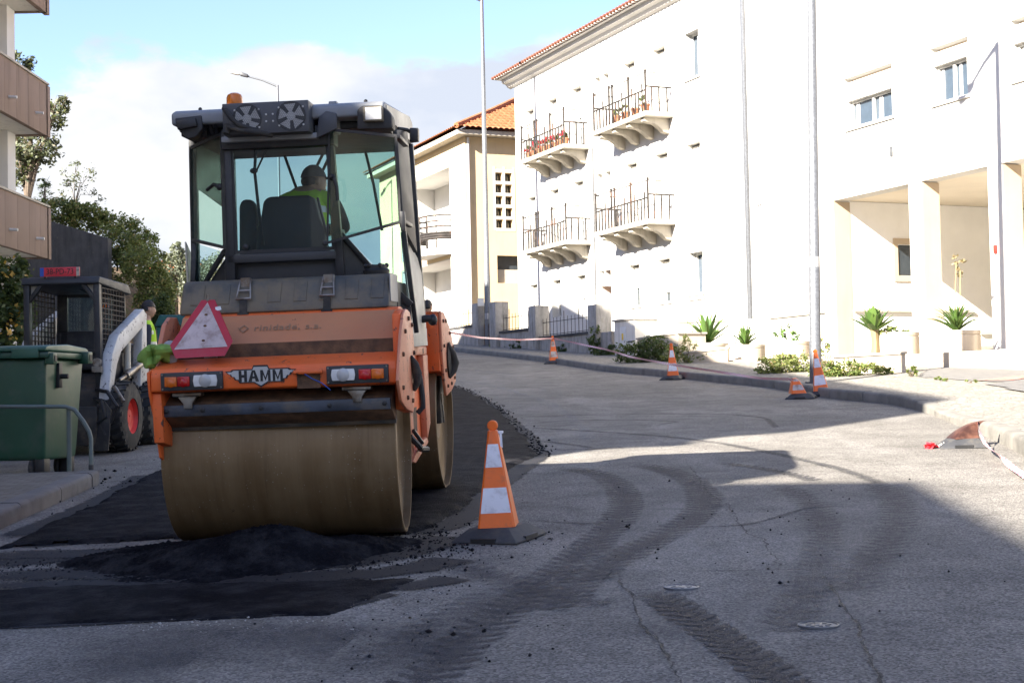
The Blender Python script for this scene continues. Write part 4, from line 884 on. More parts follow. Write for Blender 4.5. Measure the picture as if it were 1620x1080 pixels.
gshrub(1305,580,'leafy weed standing behind the near lamp post', [(.0,.1,.28,.16,.16,.26)], 330, .04, 'leaf_mid')
gshrub(1190,561,'sprawling weed between two round planters', [(-.1,-.2,.14,.3,.15,.16),(.2,-.2,.1,.25,.15,.1)], 420, .035, 'leaf_light')
gshrub(1442,596,'small weed tuft at the driveway corner', [(0,0,.09,.09,.08,.11)], 160, .03, 'leaf_light', 'weed'); gshrub(1481,601,'tiny weed left of the red strip', [(0,0,.03,.06,.05,.04)], 80, .02, 'leaf_light', 'weed'); gshrub(1494,603,'round weed cushion left of the red strip', [(0,0,.04,.07,.06,.05)], 110, .02, 'leaf_light', 'weed'); gshrub(1536,606,'flat weed at the end of the red strip', [(0,0,.03,.09,.05,.03)], 80, .02, 'leaf_mid', 'weed')
for k, (px, py, l) in enumerate(((735,528,'grass tuft at the wall below the ochre house'),(800,548,'grass tuft at the foot of the lamp post'),(835,551,'grass tuft left of the far cone'),(905,556,'grass tuft right of the far cone'),(958,562,'dark weeds at the pillar left of the cabinet'))):
    p = gp(px,py,.14); t = thing('grass_tuft', l, 'grass tuft', p); leaves('foliage', [(-.3,.1,.13,.35,.15,.15),(.25,0,.13,.3,.15,.16)], 420, .05, mt['leaf_dark' if k != 1 else 'leaf_mid'], t)
p = fp(39.9); t = thing('creeper', 'dark ivy clinging to the block beside the pillar', 'plant', (p.x-.28,p.y-.1,2.75)); leaves('foliage', [(0,0,.1,.2,.2,.3),(-.1,0,-.25,.15,.15,.25)], 420, .05, mt['leaf_dark'], t)

# ------------------------------------------------------------------ left: retaining wall, bank, trees
rw = MB(); rw.slab([(-18,40.0,1),(-11.35,40.0,1),(-11.35,40.0,5.93),(-13.0,40.0,6.45),(-18,40.0,6.8)], (0,.4,0)); tag(rw.build('retaining_wall', mt['dark_conc'], None, .01, smooth=False), 'dark stained concrete retaining wall behind the compact loader', 'wall')
def hill():
    xs = np.arange(-70,-7.4,.6); ys = np.arange(38,130,.8); X, Y = np.meshgrid(xs, ys)
    edge = -8.3-.10*(Y-40)+.5*np.sin(Y*.5)
    d = edge-1.6-X; h = (4.4-.9*ss((Y-42)/10))*ss(d/4.5)+.08*np.clip(d-4,0,60)
    front = ss((Y-40.1)/.6)
    Z = g(X,Y)-.3+h*front + .25*nz2(X,Y,1.6,21)*ss(d/3)*front
    i = np.arange(X.size).reshape(X.shape); f = np.stack([i[:-1,:-1], i[:-1,1:], i[1:,1:], i[1:,:-1]], -1).reshape(-1,4)
    struct(raw('hillside', np.stack([X,Y,Z],-1).reshape(-1,3), f, mt['earth'], smooth=True), 'earth bank rising behind the retaining wall')
hill()
def pblob(px, py, Y, r, rz=None, ry=None): 
    c = at(px, py, Y); k = Y/2250; return (c.x, c.y, c.z, r*k, (ry or r)*k, (rz or r)*k)
def tree(name, label, base, trunk, blobs, n, size, mat, cat='tree', group=None, limbs=True, clump=.35, asp=.5):
    base = Vector(base); t = thing(name, label, cat, base, 0, group); rel = [(b[0]-base.x,b[1]-base.y,b[2]-base.z,*b[3:]) for b in blobs]
    leaves('crown', rel, n, size, mt[mat], t, clump=clump, asp=asp)
    if trunk:
        mb = MB(); cz = sum(b[2] for b in rel)/len(rel); cx = sum(b[0] for b in rel)/len(rel)
        mb.tube([(0,0,-.3),(cx*.15,0,cz*.35),(cx*.5,.0,cz*.7),(cx,0,cz)], [trunk,trunk*.8,trunk*.6,trunk*.25], 9)
        if limbs:
            for b in rel:
                s0 = Vector((cx*.3,0,cz*.5)); e = Vector(b[:3]); m_ = s0.lerp(e,.5)+Vector((random.uniform(-.2,.2),random.uniform(-.2,.2),.2)); mb.tube([s0,m_,e], [trunk*.45,trunk*.28,trunk*.08], 6)
                for _ in range(4):
                    q = e+Vector((random.uniform(-1,1)*b[3],random.uniform(-1,1)*b[4],random.uniform(-.2,1)*b[5])); mb.tube([m_.lerp(e,.6),m_.lerp(q,.6)+Vector((0,0,.05)),q], [trunk*.18,trunk*.1,trunk*.03], 5)
        mb.build('trunk', mt['bark'], t)
    return t
def hz(x, y): return float(g(x,y))
b_ = at(40,300,46); tree('tree', 'tall grey green tree rising behind the left balconies', (b_.x,46,5.0), .16, [pblob(28,100,46,20,18),pblob(85,180,46,24,20),pblob(40,195,46,36,26),pblob(60,235,46,34,22),pblob(25,260,46,30,30),pblob(100,162,46,12,10),pblob(20,150,46,25,30)], 5200, .085, 'leaf_tree', clump=.42)
tree('sapling', 'thin wispy bare sapling on the bank above the retaining wall', (at(115,330,44).x,44,6.6), .035, [pblob(105,290,44,16,24),pblob(135,285,44,18,24),pblob(150,310,44,14,16),pblob(120,265,44,10,12)], 520, .045, 'leaf_tree')
tree('young_pine', 'small dark conifer on the bank beside the balcony', (at(72,330,43).x,43,6.4), .05, [pblob(72,300,43,13,10),pblob(68,322,43,20,10),pblob(75,285,43,7,8)], 900, .06, 'leaf_dark', asp=.2)
bank = [
 ('dense olive green hedge along the top of the retaining wall', [pblob(95,335,42,40,18),pblob(135,345,42,35,20),pblob(165,355,42,20,18)], 5200, .06, 'leaf_mid'),
 ('bushy green shrub hanging over the right end of the retaining wall', [pblob(185,385,41,22,28),pblob(205,400,41,22,30),pblob(190,430,41,16,30)], 4200, .055, 'leaf_mid'),
 ('sunlit yellow green shrub on the crest of the bank', [pblob(200,358,44,22,18),pblob(228,385,44,22,20),pblob(245,410,44,18,18)], 2600, .055, 'leaf_light'),
 ('large mixed green shrub covering the lower bank', [pblob(225,420,40,30,32),pblob(245,450,40,26,32),pblob(265,470,40,16,26),pblob(230,475,40,18,20)], 6000, .055, 'leaf_mid'),
 ('dark shrub at the foot of the bank behind the worker', [pblob(255,490,36,20,22),pblob(240,500,36,14,20)], 2600, .05, 'leaf_dark')]
for lab, bl, n_, s_, m_ in bank:
    c = bl[0]; tree('shrub', lab, (c[0],c[1],c[2]-c[5]), .03, bl, n_, s_, m_, 'shrub', 'shrubs on the bank', limbs=False)
tree('olive_tree', 'silvery olive tree beyond the bank left of the roller cab', (at(288,500,60).x,60,hz(-14,60)), .16, [pblob(275,420,60,16,24),pblob(292,440,60,18,34),pblob(268,455,60,12,22),pblob(300,470,60,14,24),pblob(280,395,60,10,12)], 5200, .075, 'leaf_olive')
tree('olive_tree', 'second olive tree half hidden behind the cab', (at(312,500,64).x,64,hz(-14,64)), .16, [pblob(312,440,64,18,40),pblob(330,450,64,20,40),pblob(340,430,64,18,30)], 3200, .075, 'leaf_olive')
t = tree('flowering_bush', 'dark bush dotted with yellow blossoms beside the compact loader', (at(15,540,24).x,24,hz(-8.4,24)), .05, [pblob(0,470,24,34,50),pblob(28,455,24,22,38),pblob(10,510,24,40,40),pblob(35,430,24,14,14),pblob(-25,480,24,34,50)], 5200, .06, 'leaf_dark', 'bush', limbs=False)
bl = [pblob(0,470,24,36,52),pblob(28,455,24,24,40),pblob(10,510,24,42,40)]; leaves('blossoms', [(b[0]-t.location.x,b[1]-t.location.y-.12,b[2]-t.location.z,*b[3:]) for b in bl], 90, .045, mt['yellowflower'], t, asp=.9)
# far pale house glimpse and teal container behind the roller
p = at(268,540,30); t = thing('waste_container', 'teal waste container behind the roller beside the bank', 'container', (p.x+.3,30,hz(p.x,30))); mb = MB(); mb.prism([(-.5,.25),(.62,.25),(.7,1.5),(-.58,1.5)], 'y', 0, .9); mb.build('body', mt['teal'], t, .03); mb = MB(); mb.prism([(-.62,1.505),(.74,1.505),(.66,1.72),(-.5,1.75)], 'y', -.04, .94); mb.build('lid', mt['teal'], t, .03)
p = at(262,520,85); t = thing('garden_house', 'small pale sunlit house wall glimpsed past the bank', 'house', (p.x,85,hz(p.x,85))); mb = MB(); mb.box(-2,3.5,0,4,-1,3.6); mb.build('wall', mt['white_wall'], t, smooth=False); mb = MB(); mb.prism([(-2.3,3.605),(3.8,3.605),(.8,5)], 'y', -.3, 4.3); mb.build('roof', mt['tile'], t)

# ------------------------------------------------------------------ street lamps
def lamp(label, base, top, rb, rt_, arm, head=True):
    t = thing('street_lamp', label, 'street lamp', base, 0, 'street lamps'); h = top-base[2]; mb = MB()
    mb.tube([(0,0,-.1),(0,0,h*.2),(0,0,h*.2+.02),(0,0,h)], [rb,rb*.96,rb*.9,rt_], 14); mb.tube([(0,0,-.05),(0,0,.02)], rb*1.8, 14); po = mb.build('pole', mt['galv'], t)
    a = Vector(arm); mb = MB(); mb.tube([(0,0,h-.05),a*.5+Vector((0,0,h+.02)),a+Vector((0,0,h))], [rt_,rt_*.8,rt_*.7], 9); mb.build('arm', mt['galv'], t)
    d = a.normalized(); M_ = frame(a+Vector((0,0,h)), d, Vector((0,0,1)).cross(d).normalized(), d.cross(Vector((0,0,1)).cross(d)).normalized())
    mb = MB(); mb.M = M_; mb.prism([(0,-.05),(.34,-.07),(.34,.09),(0,.07)], 'y', -.11, .11); mb.build('lamp_housing', mt['acgrey'], t, .03)
    mb = MB(); mb.M = M_; mb.ball((.60,0,-.01), .30, .13, .085, 14, 8); mb.build('lamp_glass', mt['whitelens'], t)
    return t
t = lamp('galvanised street lamp post in front of the porch, cut by the top of the picture', (5.09,23.93,float(g(5.09,23.93))+.14), 11.9, .098, .065, (-1.75,-.72,.40)); t.rotation_euler = (0,rad(1.0),0); mb = MB(); mb.lathe([(.0955,1.95),(.0955,2.12)], n=14); mb.build('sticker', mt['silver'], t)
t = lamp('tall street lamp post in front of the ochre house', (-.80,47.9,float(g(-.8,47.9))+.14), 14.75, .11, .06, (-1.3,-.3,.35))
mb = MB(); mb.box(-.33,-.12,-.03,-.01,1.35,1.62); mb.build('notice', mt['offwhite'], t); mb = MB(); mb.lathe([(.109,.9),(.109,1.1)], n=12); mb.build('sticker', mt['silver'], t)
lamp('distant street lamp with single arm showing above the roller cab', (-9.75,60,hz(-9.75,60)), 14.64, .08, .05, (-1.25,.0,.40))
# ------------------------------------------------------------------ cones
def cone(px, py, label, rz, path=None, mats=('conecol','conewhite'), knob=True, h=.60, tilt=(0,0), Y=None, group='traffic cones along the works', turn=rad(20)):
    p = gp(px, py); t = thing('traffic_cone', label, 'traffic cone', p, rz, group); t.rotation_euler = (tilt[0]+.05, tilt[1]-.02, rz)
    mb = MB(); b = .228; c = .13
    pr = [(-b,0),(-b,.012),(-c,.085),(c,.085),(b,.012),(b,0)]
    def ring(w_, z): return [(-w_,-w_,z),(w_,-w_,z),(w_,w_,z),(-w_,w_,z)]
    mb.add(ring(b,.0)+ring(b,.014)+ring(c+.015,.08)+ring(c,.086), [(0,3,2,1)]+[(a*4+i,a*4+(i+1)%4,a*4+4+(i+1)%4,a*4+4+i) for a in range(3) for i in range(4)]+[(12,13,14,15)])
    bo = mb.build('rubber_base', mt['conebase'], t, .006)
    mb = MB()
    for a_ in ((-.085,.085,-b-.002,-b+.03),(-.085,.085,b-.03,b+.002),(-b-.002,-b+.03,-.085,.085),(b-.03,b+.002,-.085,.085)): mb = MB(); mb.box(*a_,.002,.032); mb.build('grip_slot', mt['ink'], bo, smooth=False)
    w0, w1 = .118, .030; pf = path or (lambda q: (0,0,.086+q*h, 1))
    def sect(q, grow=0, cut=.012):
        x, y, z, k = pf(q); w_ = (w0+(w1-w0)*q)*k+grow; e = min(cut, w_*.4)
        return [(x-w_+e,y-w_,z),(x+w_-e,y-w_,z),(x+w_,y-w_+e,z),(x+w_,y+w_-e,z),(x+w_-e,y+w_,z),(x-w_+e,y+w_,z),(x-w_,y+w_-e,z),(x-w_,y-w_+e,z)]
    mb = MB(); n_ = 18; vs = []
    for i in range(n_+1): vs += sect(i/n_)
    mb.add(vs, [(a*8+i,a*8+(i+1)%8,a*8+8+(i+1)%8,a*8+8+i) for a in range(n_) for i in range(8)]+[tuple(range(8))[::-1],tuple(range(n_*8,n_*8+8))])
    if knob:
        x, y, z, k = pf(1); mb.lathe([(.004,-.016),(.028,-.016),(.034,-.008),(.034,.008),(.028,.016),(.004,.016)], (x,y,z+.030), 'y', 18)
    mb.build('cone_body', mt[mats[0]], t).rotation_euler = (0,0,turn)
    for lo, hi in ((.15,.41),(.62,.86)):
        k = 6; vs = []
        for i in range(k+1): vs += sect(lo+(hi-lo)*i/k, .0022)
        for i in (0,4): mb = MB(); mb.add([vs[a*8+j] for a in range(k+1) for j in (i,i+1)], [(2*a,2*a+1,2*a+3,2*a+2) for a in range(k)]); mb.build('reflective_band', mt[mats[1]], t).rotation_euler = (0,0,turn)
    return t
cone(790,852,'orange and white traffic cone nearest the viewer, beside the roller drum',rad(-26))
cone(1300,626,'leaning orange and white traffic cone in front of the near lamp post',rad(-30), tilt=(0,rad(-5)))
cone(1065,600,'upright orange and white traffic cone at the kerb between two shrubs',rad(-25))
cone(876,575,'farthest traffic cone, weathered, holding the tape',rad(-14), mats=('conecol','oldwhite'))
cone(1268,630,'crushed short orange and white cone left of the leaning one',rad(-18), lambda q: (-.06+.0*q+.16*q*q*.0-.04*q, 0, .086+.24*math.sin(q*1.45), 1-.1*q), knob=False, mats=('conecol','oldwhite'))
cone(1524,706,'crushed brown cone on a black base near the right kerb',rad(-15), lambda q: (.0+.13*q*q+.10*q, 0, .086+.155*math.sin(q*1.5), 1.05-.35*q), knob=False, mats=('shaded_cone','shaded_cone'))

# ------------------------------------------------------------------ barrier tape
def tapemat():
    n = N('red and white barrier tape'); uv = n.n('SeparateXYZ', {0: n.co.outputs['UV']})
    w_ = n.math('FRACT', n.math('ADD', n.math('MULTIPLY', uv.outputs[1], 6.5), uv.outputs[0])); s = n.math('GREATER_THAN', w_, .5)
    return n.done(n.mix(s, (.72,.66,.67), (.52,.07,.11)), .4)
mt['tape'] = tapemat()
def tape(name, pts, wd, label, twist=.4):
    P = []
    pts = [Vector(p) for p in pts]
    for a, b in zip(pts[:-1], pts[1:]):
        k = max(2, int((b-a).length/.08)); P += [a.lerp(b, i/k) for i in range(k)]
    P.append(pts[-1])
    for _ in range(14): P = [P[0]]+[(P[i-1]+P[i]*2+P[i+1])/4 for i in range(1,len(P)-1)]+[P[-1]]
    vs = []; uv = []; s = 0
    for i, p in enumerate(P):
        if i: s += (P[i]-P[i-1]).length
        d = (P[min(i+1,len(P)-1)]-P[max(i-1,0)]).normalized(); a = Vector((0,0,1)); sd = d.cross(a).normalized(); up = sd.cross(d).normalized(); an = twist*math.sin(s*1.7)
        o = (up*math.cos(an)+sd*math.sin(an))*wd/2; vs += [p-o, p+o]; uv += [(0,s),(1,s)]
    o = raw(name, [tuple(v) for v in vs], [(2*i,2*i+1,2*i+3,2*i+2) for i in range(len(P)-1)], mt['tape'], uvs=uv); return tag(o, label, 'barrier tape', 'lengths of barrier tape')
c_far = gp(876,575)+Vector((0,0,.68)); c_sq = gp(1268,630)
mid = at(1065,577,27.7)
tape('barrier_tape', [c_far, at(960,553,34.5), at(1000,565,31.5), mid, at(1150,590,25.5), at(1200,598,23.8), Vector((c_sq.x-.15,c_sq.y-.1,c_sq.z+.30))], .042, 'red and white tape from the farthest cone down to the crushed cone at the kerb')
tape('barrier_tape', [at(700,524,30), at(760,534,32), at(820,537.5,34.5), c_far], .04, 'red and white tape stretched between the roller and the farthest cone')
cb = gp(1524,706)
tape('barrier_tape', [cb+Vector((.14,-.02,.235)), at(1556,702,13.2), at(1575,716,12.6), at(1600,738,11.6), gp(1640,775)+Vector((0,0,.05)), gp(1720,830)+Vector((0,0,.05))], .05, 'red and white tape running off the right edge from the brown cone', 1.2)
p = gp(1476,709); t = thing('plastic_scrap', 'crumpled red plastic scrap on the road left of the brown cone', 'plastic scrap', p); leaves('crumple', [(0,0,.02,.07,.05,.02)], 26, .06, mt['redplastic'], t, asp=.8); leaves('pale_end', [(.11,0,.012,.06,.03,.012)], 14, .04, mt['offwhite'], t, asp=.8)
p = gp(790,852)+Vector((0,0,.675)); mb = MB(); mb.M = Matrix.Translation(p) @ Matrix.Rotation(rad(-20),4,'Z'); mb.lathe([(.036,-.012),(.040,-.004),(.038,.006)], n=12, caps=False); mb.add([(.03,-.042,.0),(.043,-.036,0),(.046,-.03,-.10),(.034,-.044,-.09)], [(0,1,2,3)]); tag(mb.build('tape_knot', mt['conewhite']), 'torn white tape knotted round the neck of the nearest cone', 'barrier tape')
# ------------------------------------------------------------------ manhole covers
for px, py, l in ((1078,929,'small pale round valve cover left of the other one'),(1295,989,'small grey round valve cover nearer the viewer')):
    p = gp(px, py); mb = MB(); mb.lathe([(.088,-.02),(.088,.006),(.080,.008),(.078,.004),(.02,.004)], n=28); mb.lathe([(.02,.0042),(.018,.007)], n=12)
    for k in range(8): a = k*.785; mb.box(.045*math.cos(a)-.008,.045*math.cos(a)+.008,.045*math.sin(a)-.008,.045*math.sin(a)+.008,.003,.0075)
    o = mb.build('valve_cover', mt['galvd'] if px > 1200 else mt['galv']); o.location = p; tag(o, l, 'valve cover', 'valve covers in the road')

# ------------------------------------------------------------------ wheeled bin and rail
def zg(x, y): return float(g(x,y))
bx = thing('wheeled_bin', 'large green four wheeled waste bin with closed lid', 'waste bin', (-5.27,14.75,zg(-5.27,14.75)+.0), rad(-6)); bx.scale = (1,1,1.055)
mb = MB()
def tub(zs, xs, ys):
    vs = []
    for z, x, y in zip(zs, xs, ys): vs += [(-x,-y,z),(x,-y,z),(x,y,z),(-x,y,z)]
    return vs, [(a*4+i,a*4+(i+1)%4,a*4+4+(i+1)%4,a*4+4+i) for a in range(len(zs)-1) for i in range(4)]+[(3,2,1,0),tuple(range(len(zs)*4-4,len(zs)*4))]
mb.add(*tub([.17,.30,1.14],[.60,.61,.655],[.38,.40,.47])); mb.build('tub', mt['bin'], bx, .035, seg=3)
mb = MB(); mb.box(-.71,.71,-.52,.52,1.142,1.20); mb.build('rim', mt['bin'], bx, .012)
mb = MB(); mb.prism([(-.54,1.205),(-.54,1.245),(-.48,1.262),(.0,1.285),(.46,1.262),(.52,1.245),(.52,1.205)], 'x', -.72, .69); li = mb.build('lid', mt['binlid'], bx, .015, seg=3)
mb = MB(); mb.box(-.70,.19,-.565,-.542,1.14,1.235); mb.box(.34,.62,-.565,-.542,1.14,1.235); mb.build('lid_grip', mt['binlid'], li, .01)
for q_, h_ in (((.66,.75,-.50,-.40,1.08,1.19),(.751,.757,-.475,-.425,1.11,1.165)),((.66,.78,.30,.42,1.10,1.22),(.781,.787,.33,.39,1.13,1.19))):
    mb = MB(); mb.box(*q_); lp_ = mb.build('lift_pocket', mt['bin'], bx, .012); mb = MB(); mb.box(*h_); mb.build('pocket_hole', mt['ink'], lp_, smooth=False)
mb = MB(); mb.box(.62,.68,-.2,-.12,.86,1.1); mb.tube([(.65,-.16,.97),(.76,-.16,.97)], .025, 10); mb.build('trunnion', mt['ink'], bx, .005)
for x, y in ((.45,-.3),(-.45,-.3),(.45,.3),(-.45,.3)):
    mb = MB(); mb.lathe([(.085,-.025),(.1,-.015),(.1,.015),(.085,.025)], (x,y,.10), 'x', 18); w_ = mb.build('wheel', mt['rubber'], bx); mb = MB(); mb.box(x+.03,x+.14,y-.07,y+.07,.02,.20); mb.build('wheel_fork', mt['ink'], w_, .01)
for k in range(2): mb = MB(); mb.box(-.3+.5*k,-.26+.5*k,-.435,-.41,.35,1.05); 
rl = thing('barrier_rail', 'grey green tube rail in front of the green bin', 'rail', (0,0,0))
mb = MB(); Y_ = 14.0; a = at(-80,643,Y_); b = at(103,643,Y_); z0 = gp(108,760).z
mb.tube([a, b, at(118,648,13.99), at(131,665,13.97), at(141,682,13.95), at(144,694,13.94), at(144,762,13.93)], .021, 10)
mb.build('bent_tube', mt['railgreen'], rl); mb = MB(); q = at(109,645,14.03); mb.tube([q, (q.x,q.y,z0-.05)], .024, 10); mb.build('post', mt['railgreen'], rl); mb = MB(); q = at(144,735,13.93); mb.tube([q,(q.x,q.y,z0-.02)], .0235, 10); mb.build('rail_foot', mt['darkgrey'], rl)

# ------------------------------------------------------------------ people
def skinned(V, E, R, root, mats, pick, name, parent, sub=2):
    me = bpy.data.meshes.new(name); me.from_pydata([tuple(v) for v in V], E, []); o = bpy.data.objects.new(name, me); COL.objects.link(o)
    s = o.modifiers.new('s', 'SKIN'); s.use_smooth_shade = True
    for i, r in enumerate(R): me.skin_vertices[0].data[i].radius = (r, r) if not isinstance(r, tuple) else r
    me.skin_vertices[0].data[root].use_root = True
    q = o.modifiers.new('u', 'SUBSURF'); q.levels = sub; q.render_levels = sub
    dg = bpy.context.evaluated_depsgraph_get(); m2 = bpy.data.meshes.new_from_object(o.evaluated_get(dg)); bpy.data.objects.remove(o)
    m2.materials.clear()
    for m_ in mats: m2.materials.append(m_)
    for p in m2.polygons: p.material_index = pick(p.center); p.use_smooth = True
    m2.name = name; o = bpy.data.objects.new(name, m2); COL.objects.link(o); o.parent = parent; return o
def head_geo(mb, c, yaw, k=1.0):
    """head facing local +y turned by yaw; eyes, nose, mouth, ears"""
    M0 = Matrix.Translation(c) @ Matrix.Rotation(yaw,4,'Z') @ Matrix.Scale(k,4); mb.M = M0; mb.cur = 0
    n_, m_ = 20, 14; vs = []
    for i in range(m_+1):
        t = math.pi*i/m_
        for j in range(n_):
            a = 2*math.pi*j/n_; x, y, z = math.sin(t)*math.cos(a), math.sin(t)*math.sin(a), -math.cos(t)
            kx = .074*(1-.25*max(0,-z)**1.5); ky = .094*(1-.12*max(0,-z)); fx = max(0,y)*max(0,1-abs(x)*3)
            vs.append((x*kx, y*ky+(.02*max(0,-z-.2) if y > 0 else 0)+fx*(.022*math.exp(-((z+.12)/.16)**2)-.006*math.exp(-((z-.08)/.1)**2)), z*.122))
    mb.add(vs, [(i*n_+j,i*n_+(j+1)%n_,(i+1)*n_+(j+1)%n_,(i+1)*n_+j) for i in range(m_) for j in range(n_)])
    for s in (-1,1): mb.ball((s*.074,-.005,0), .012,.022,.032, 8, 6)
    mb.cur = 1
    for s in (-1,1): mb.ball((s*.030,.079,.010), .013,.010,.008, 8, 6)
    mb.cur = 2
    for s in (-1,1): mb.ball((s*.030,.087,.010), .005,.004,.005, 6, 4); mb.ball((s*.031,.084,.028), .018,.006,.004, 8, 4)
    mb.cur = 3; mb.ball((0,.089,-.056), .022,.008,.006, 8, 6); mb.cur = 0; mb.M = None
def person(label, loc, rz, J, headc, hyaw, cap='capgrey', vest=True, k=1.0, hands=True):
    t = thing('person', label, 'person', loc, rz); V = []; E = []; R = []; ix = {}
    def v(n_, p, r, par=None):
        ix[n_] = len(V); V.append(Vector(p)); R.append(r)
        if par is not None: E.append((ix[par], ix[n_]))
    P = J
    v('pelvis', P['pelvis'], .145); v('waist', P['waist'], .135, 'pelvis'); v('chest', P['chest'], .155, 'waist'); v('neckb', P['neckb'], .085, 'chest'); v('neck', P['neck'], .055, 'neckb'); v('hd', Vector(headc)-Vector((0,0,.03)), .058, 'neck')
    for s in 'LR':
        v('sh'+s, P['sh'+s], .078, 'neckb'); v('el'+s, P['el'+s], .052, 'sh'+s); v('wr'+s, P['wr'+s], .032, 'el'+s); d = (Vector(P['wr'+s])-Vector(P['el'+s])).normalized(); pm = Vector(P['wr'+s])+d*.07; v('pa'+s, pm, .034, 'wr'+s)
        if hands:
            sd = d.cross(Vector((0,1,0))); sd = sd.normalized() if sd.length > .1 else Vector((1,0,0)); nn = sd.cross(d).normalized()
            for f_ in range(4):
                l = (.060,.070,.066,.052)[f_]; q = pm+d*.03+sd*(f_-1.5)*.019; v('k%d'%f_+s, q, .010, 'pa'+s); v('m%d'%f_+s, q+d*l*.6+nn*.010, .0088, 'k%d'%f_+s); v('t%d'%f_+s, q+d*l*.85+nn*.034, .0075, 'm%d'%f_+s)
            q = pm-d*.02+sd*.034; v('th'+s, q, .0115, 'pa'+s); v('tt'+s, q+d*.04+sd*.022+nn*.012, .009, 'th'+s)
        v('hp'+s, P['hp'+s], .095, 'pelvis'); v('kn'+s, P['kn'+s], .068, 'hp'+s); v('an'+s, P['an'+s], .045, 'kn'+s); v('fo'+s, Vector(P['an'+s])+Vector(P.get('foot',(0,.16,-.055))), .042, 'an'+s)
    wz = [Vector(P['wr'+s]) for s in 'LR']; pz = P['waist'][2]
    def pick(c):
        if any((c-w_).dot((w_-Vector(P['el'+s])).normalized()) > -.01 and (c-w_).length < .2 for w_, s in zip(wz, 'LR')): return 0
        if c.z > P['neck'][2]-.02: return 0
        if vest and c.z > P['waist'][2]-.06 and abs(c.x) < .225 and c.z < P['neck'][2]-.02: return 2
        return 1
    b = skinned(V, E, R, 0, [mt['skin'], mt['navy'], mt['hivis']], pick, 'body', t)
    mb = MB(); head_geo(mb, headc, hyaw, k); mb.build('head', [mt['skin'],mt['eye'],mt['hair'],mt['redlens'] if False else mt['skin']], t, ang=60)
    M0 = Matrix.Translation(headc) @ Matrix.Rotation(hyaw,4,'Z'); mb = MB(); mb.M = M0; vs = []; n_ = 20; m_ = 7
    for i in range(m_+1):
        tt = math.pi/2*(.12 if cap else -.15)+(math.pi/2*(.88 if cap else 1.15))*i/m_
        for j in range(n_): a = 2*math.pi*j/n_; vs.append((.084*math.cos(tt)*math.cos(a), .104*math.cos(tt)*math.sin(a)-.004, .012+.124*math.sin(tt)))
    mb.add(vs, [(i*n_+j,i*n_+(j+1)%n_,(i+1)*n_+(j+1)%n_,(i+1)*n_+j) for i in range(m_) for j in range(n_)])
    if cap:
        mb.build('hair' if cap == 'hair' else 'cap', mt[cap], t, ang=60)
        if cap != 'hair': mb = MB(); mb.M = M0; mb.prism([(-.06,.09),(-.055,.15),(0,.175),(.055,.15),(.06,.09)], 'z', .028, .040); mb.build('cap_peak', mt[cap], t, .004)
        mb = MB(); mb.M = M0; mb.ball((0,-.028,.005), .077,.078,.060, 14, 8); mb.build('hair', mt['hair'], t, ang=60)
    else: mb.build('hair', mt['hair'], t, ang=60)
    if vest:
        VV = [Vector(P['pelvis'])+Vector((0,0,.02)), Vector(P['waist']), Vector(P['chest']), Vector(P['neckb'])-Vector((0,0,.005)), Vector(P['shL'])*.96+Vector(P['neckb'])*.04+Vector((0,0,.01)), Vector(P['shR'])*.96+Vector(P['neckb'])*.04+Vector((0,0,.01))]
        skinned(VV, [(0,1),(1,2),(2,3),(3,4),(3,5)], [.165,.155,.178,.11,.105,.105], 0, [mt['hivis'],mt['reflect']], lambda c: 1 if abs(c.z-(P['waist'][2]+.06)) < .03 or abs(c.z-(P['chest'][2]+.05)) < .02 else 0, 'vest', t, 2)
    return t
def standing(h=1.78, armL=None, armR=None):
    s = h/1.78
    J = dict(pelvis=(0,0,.95),waist=(0,.0,1.12),chest=(0,-.01,1.30),neckb=(0,-.02,1.45),neck=(0,-.005,1.53),shL=(-.19,-.02,1.42),shR=(.19,-.02,1.42),elL=(-.25,-.03,1.13),elR=(.25,-.03,1.13),wrL=(-.25,.08,.90),wrR=(.25,.08,.90),
             hpL=(-.10,0,.90),hpR=(.10,0,.90),knL=(-.11,.02,.50),knR=(.11,.02,.50),anL=(-.12,-.02,.09),anR=(.12,-.02,.09))
    if armL: J.update(armL)
    return {k: tuple(c*s for c in p) for k, p in J.items()}, Vector((0,.02,1.655*s))
J, hc = standing(1.83); p = at(233,540,19.6); person('worker in a yellow vest and dark beanie standing behind the compact loader', (p.x,19.6,zg(p.x,19.6)+.06), rad(-70), J, hc, rad(8), 'hair')
J, hc = standing(1.80); p = at(676,540,24); person('worker in a yellow vest half hidden behind the roller', (p.x,24,zg(p.x,24)), rad(-40), J, hc, rad(10), 'hair')
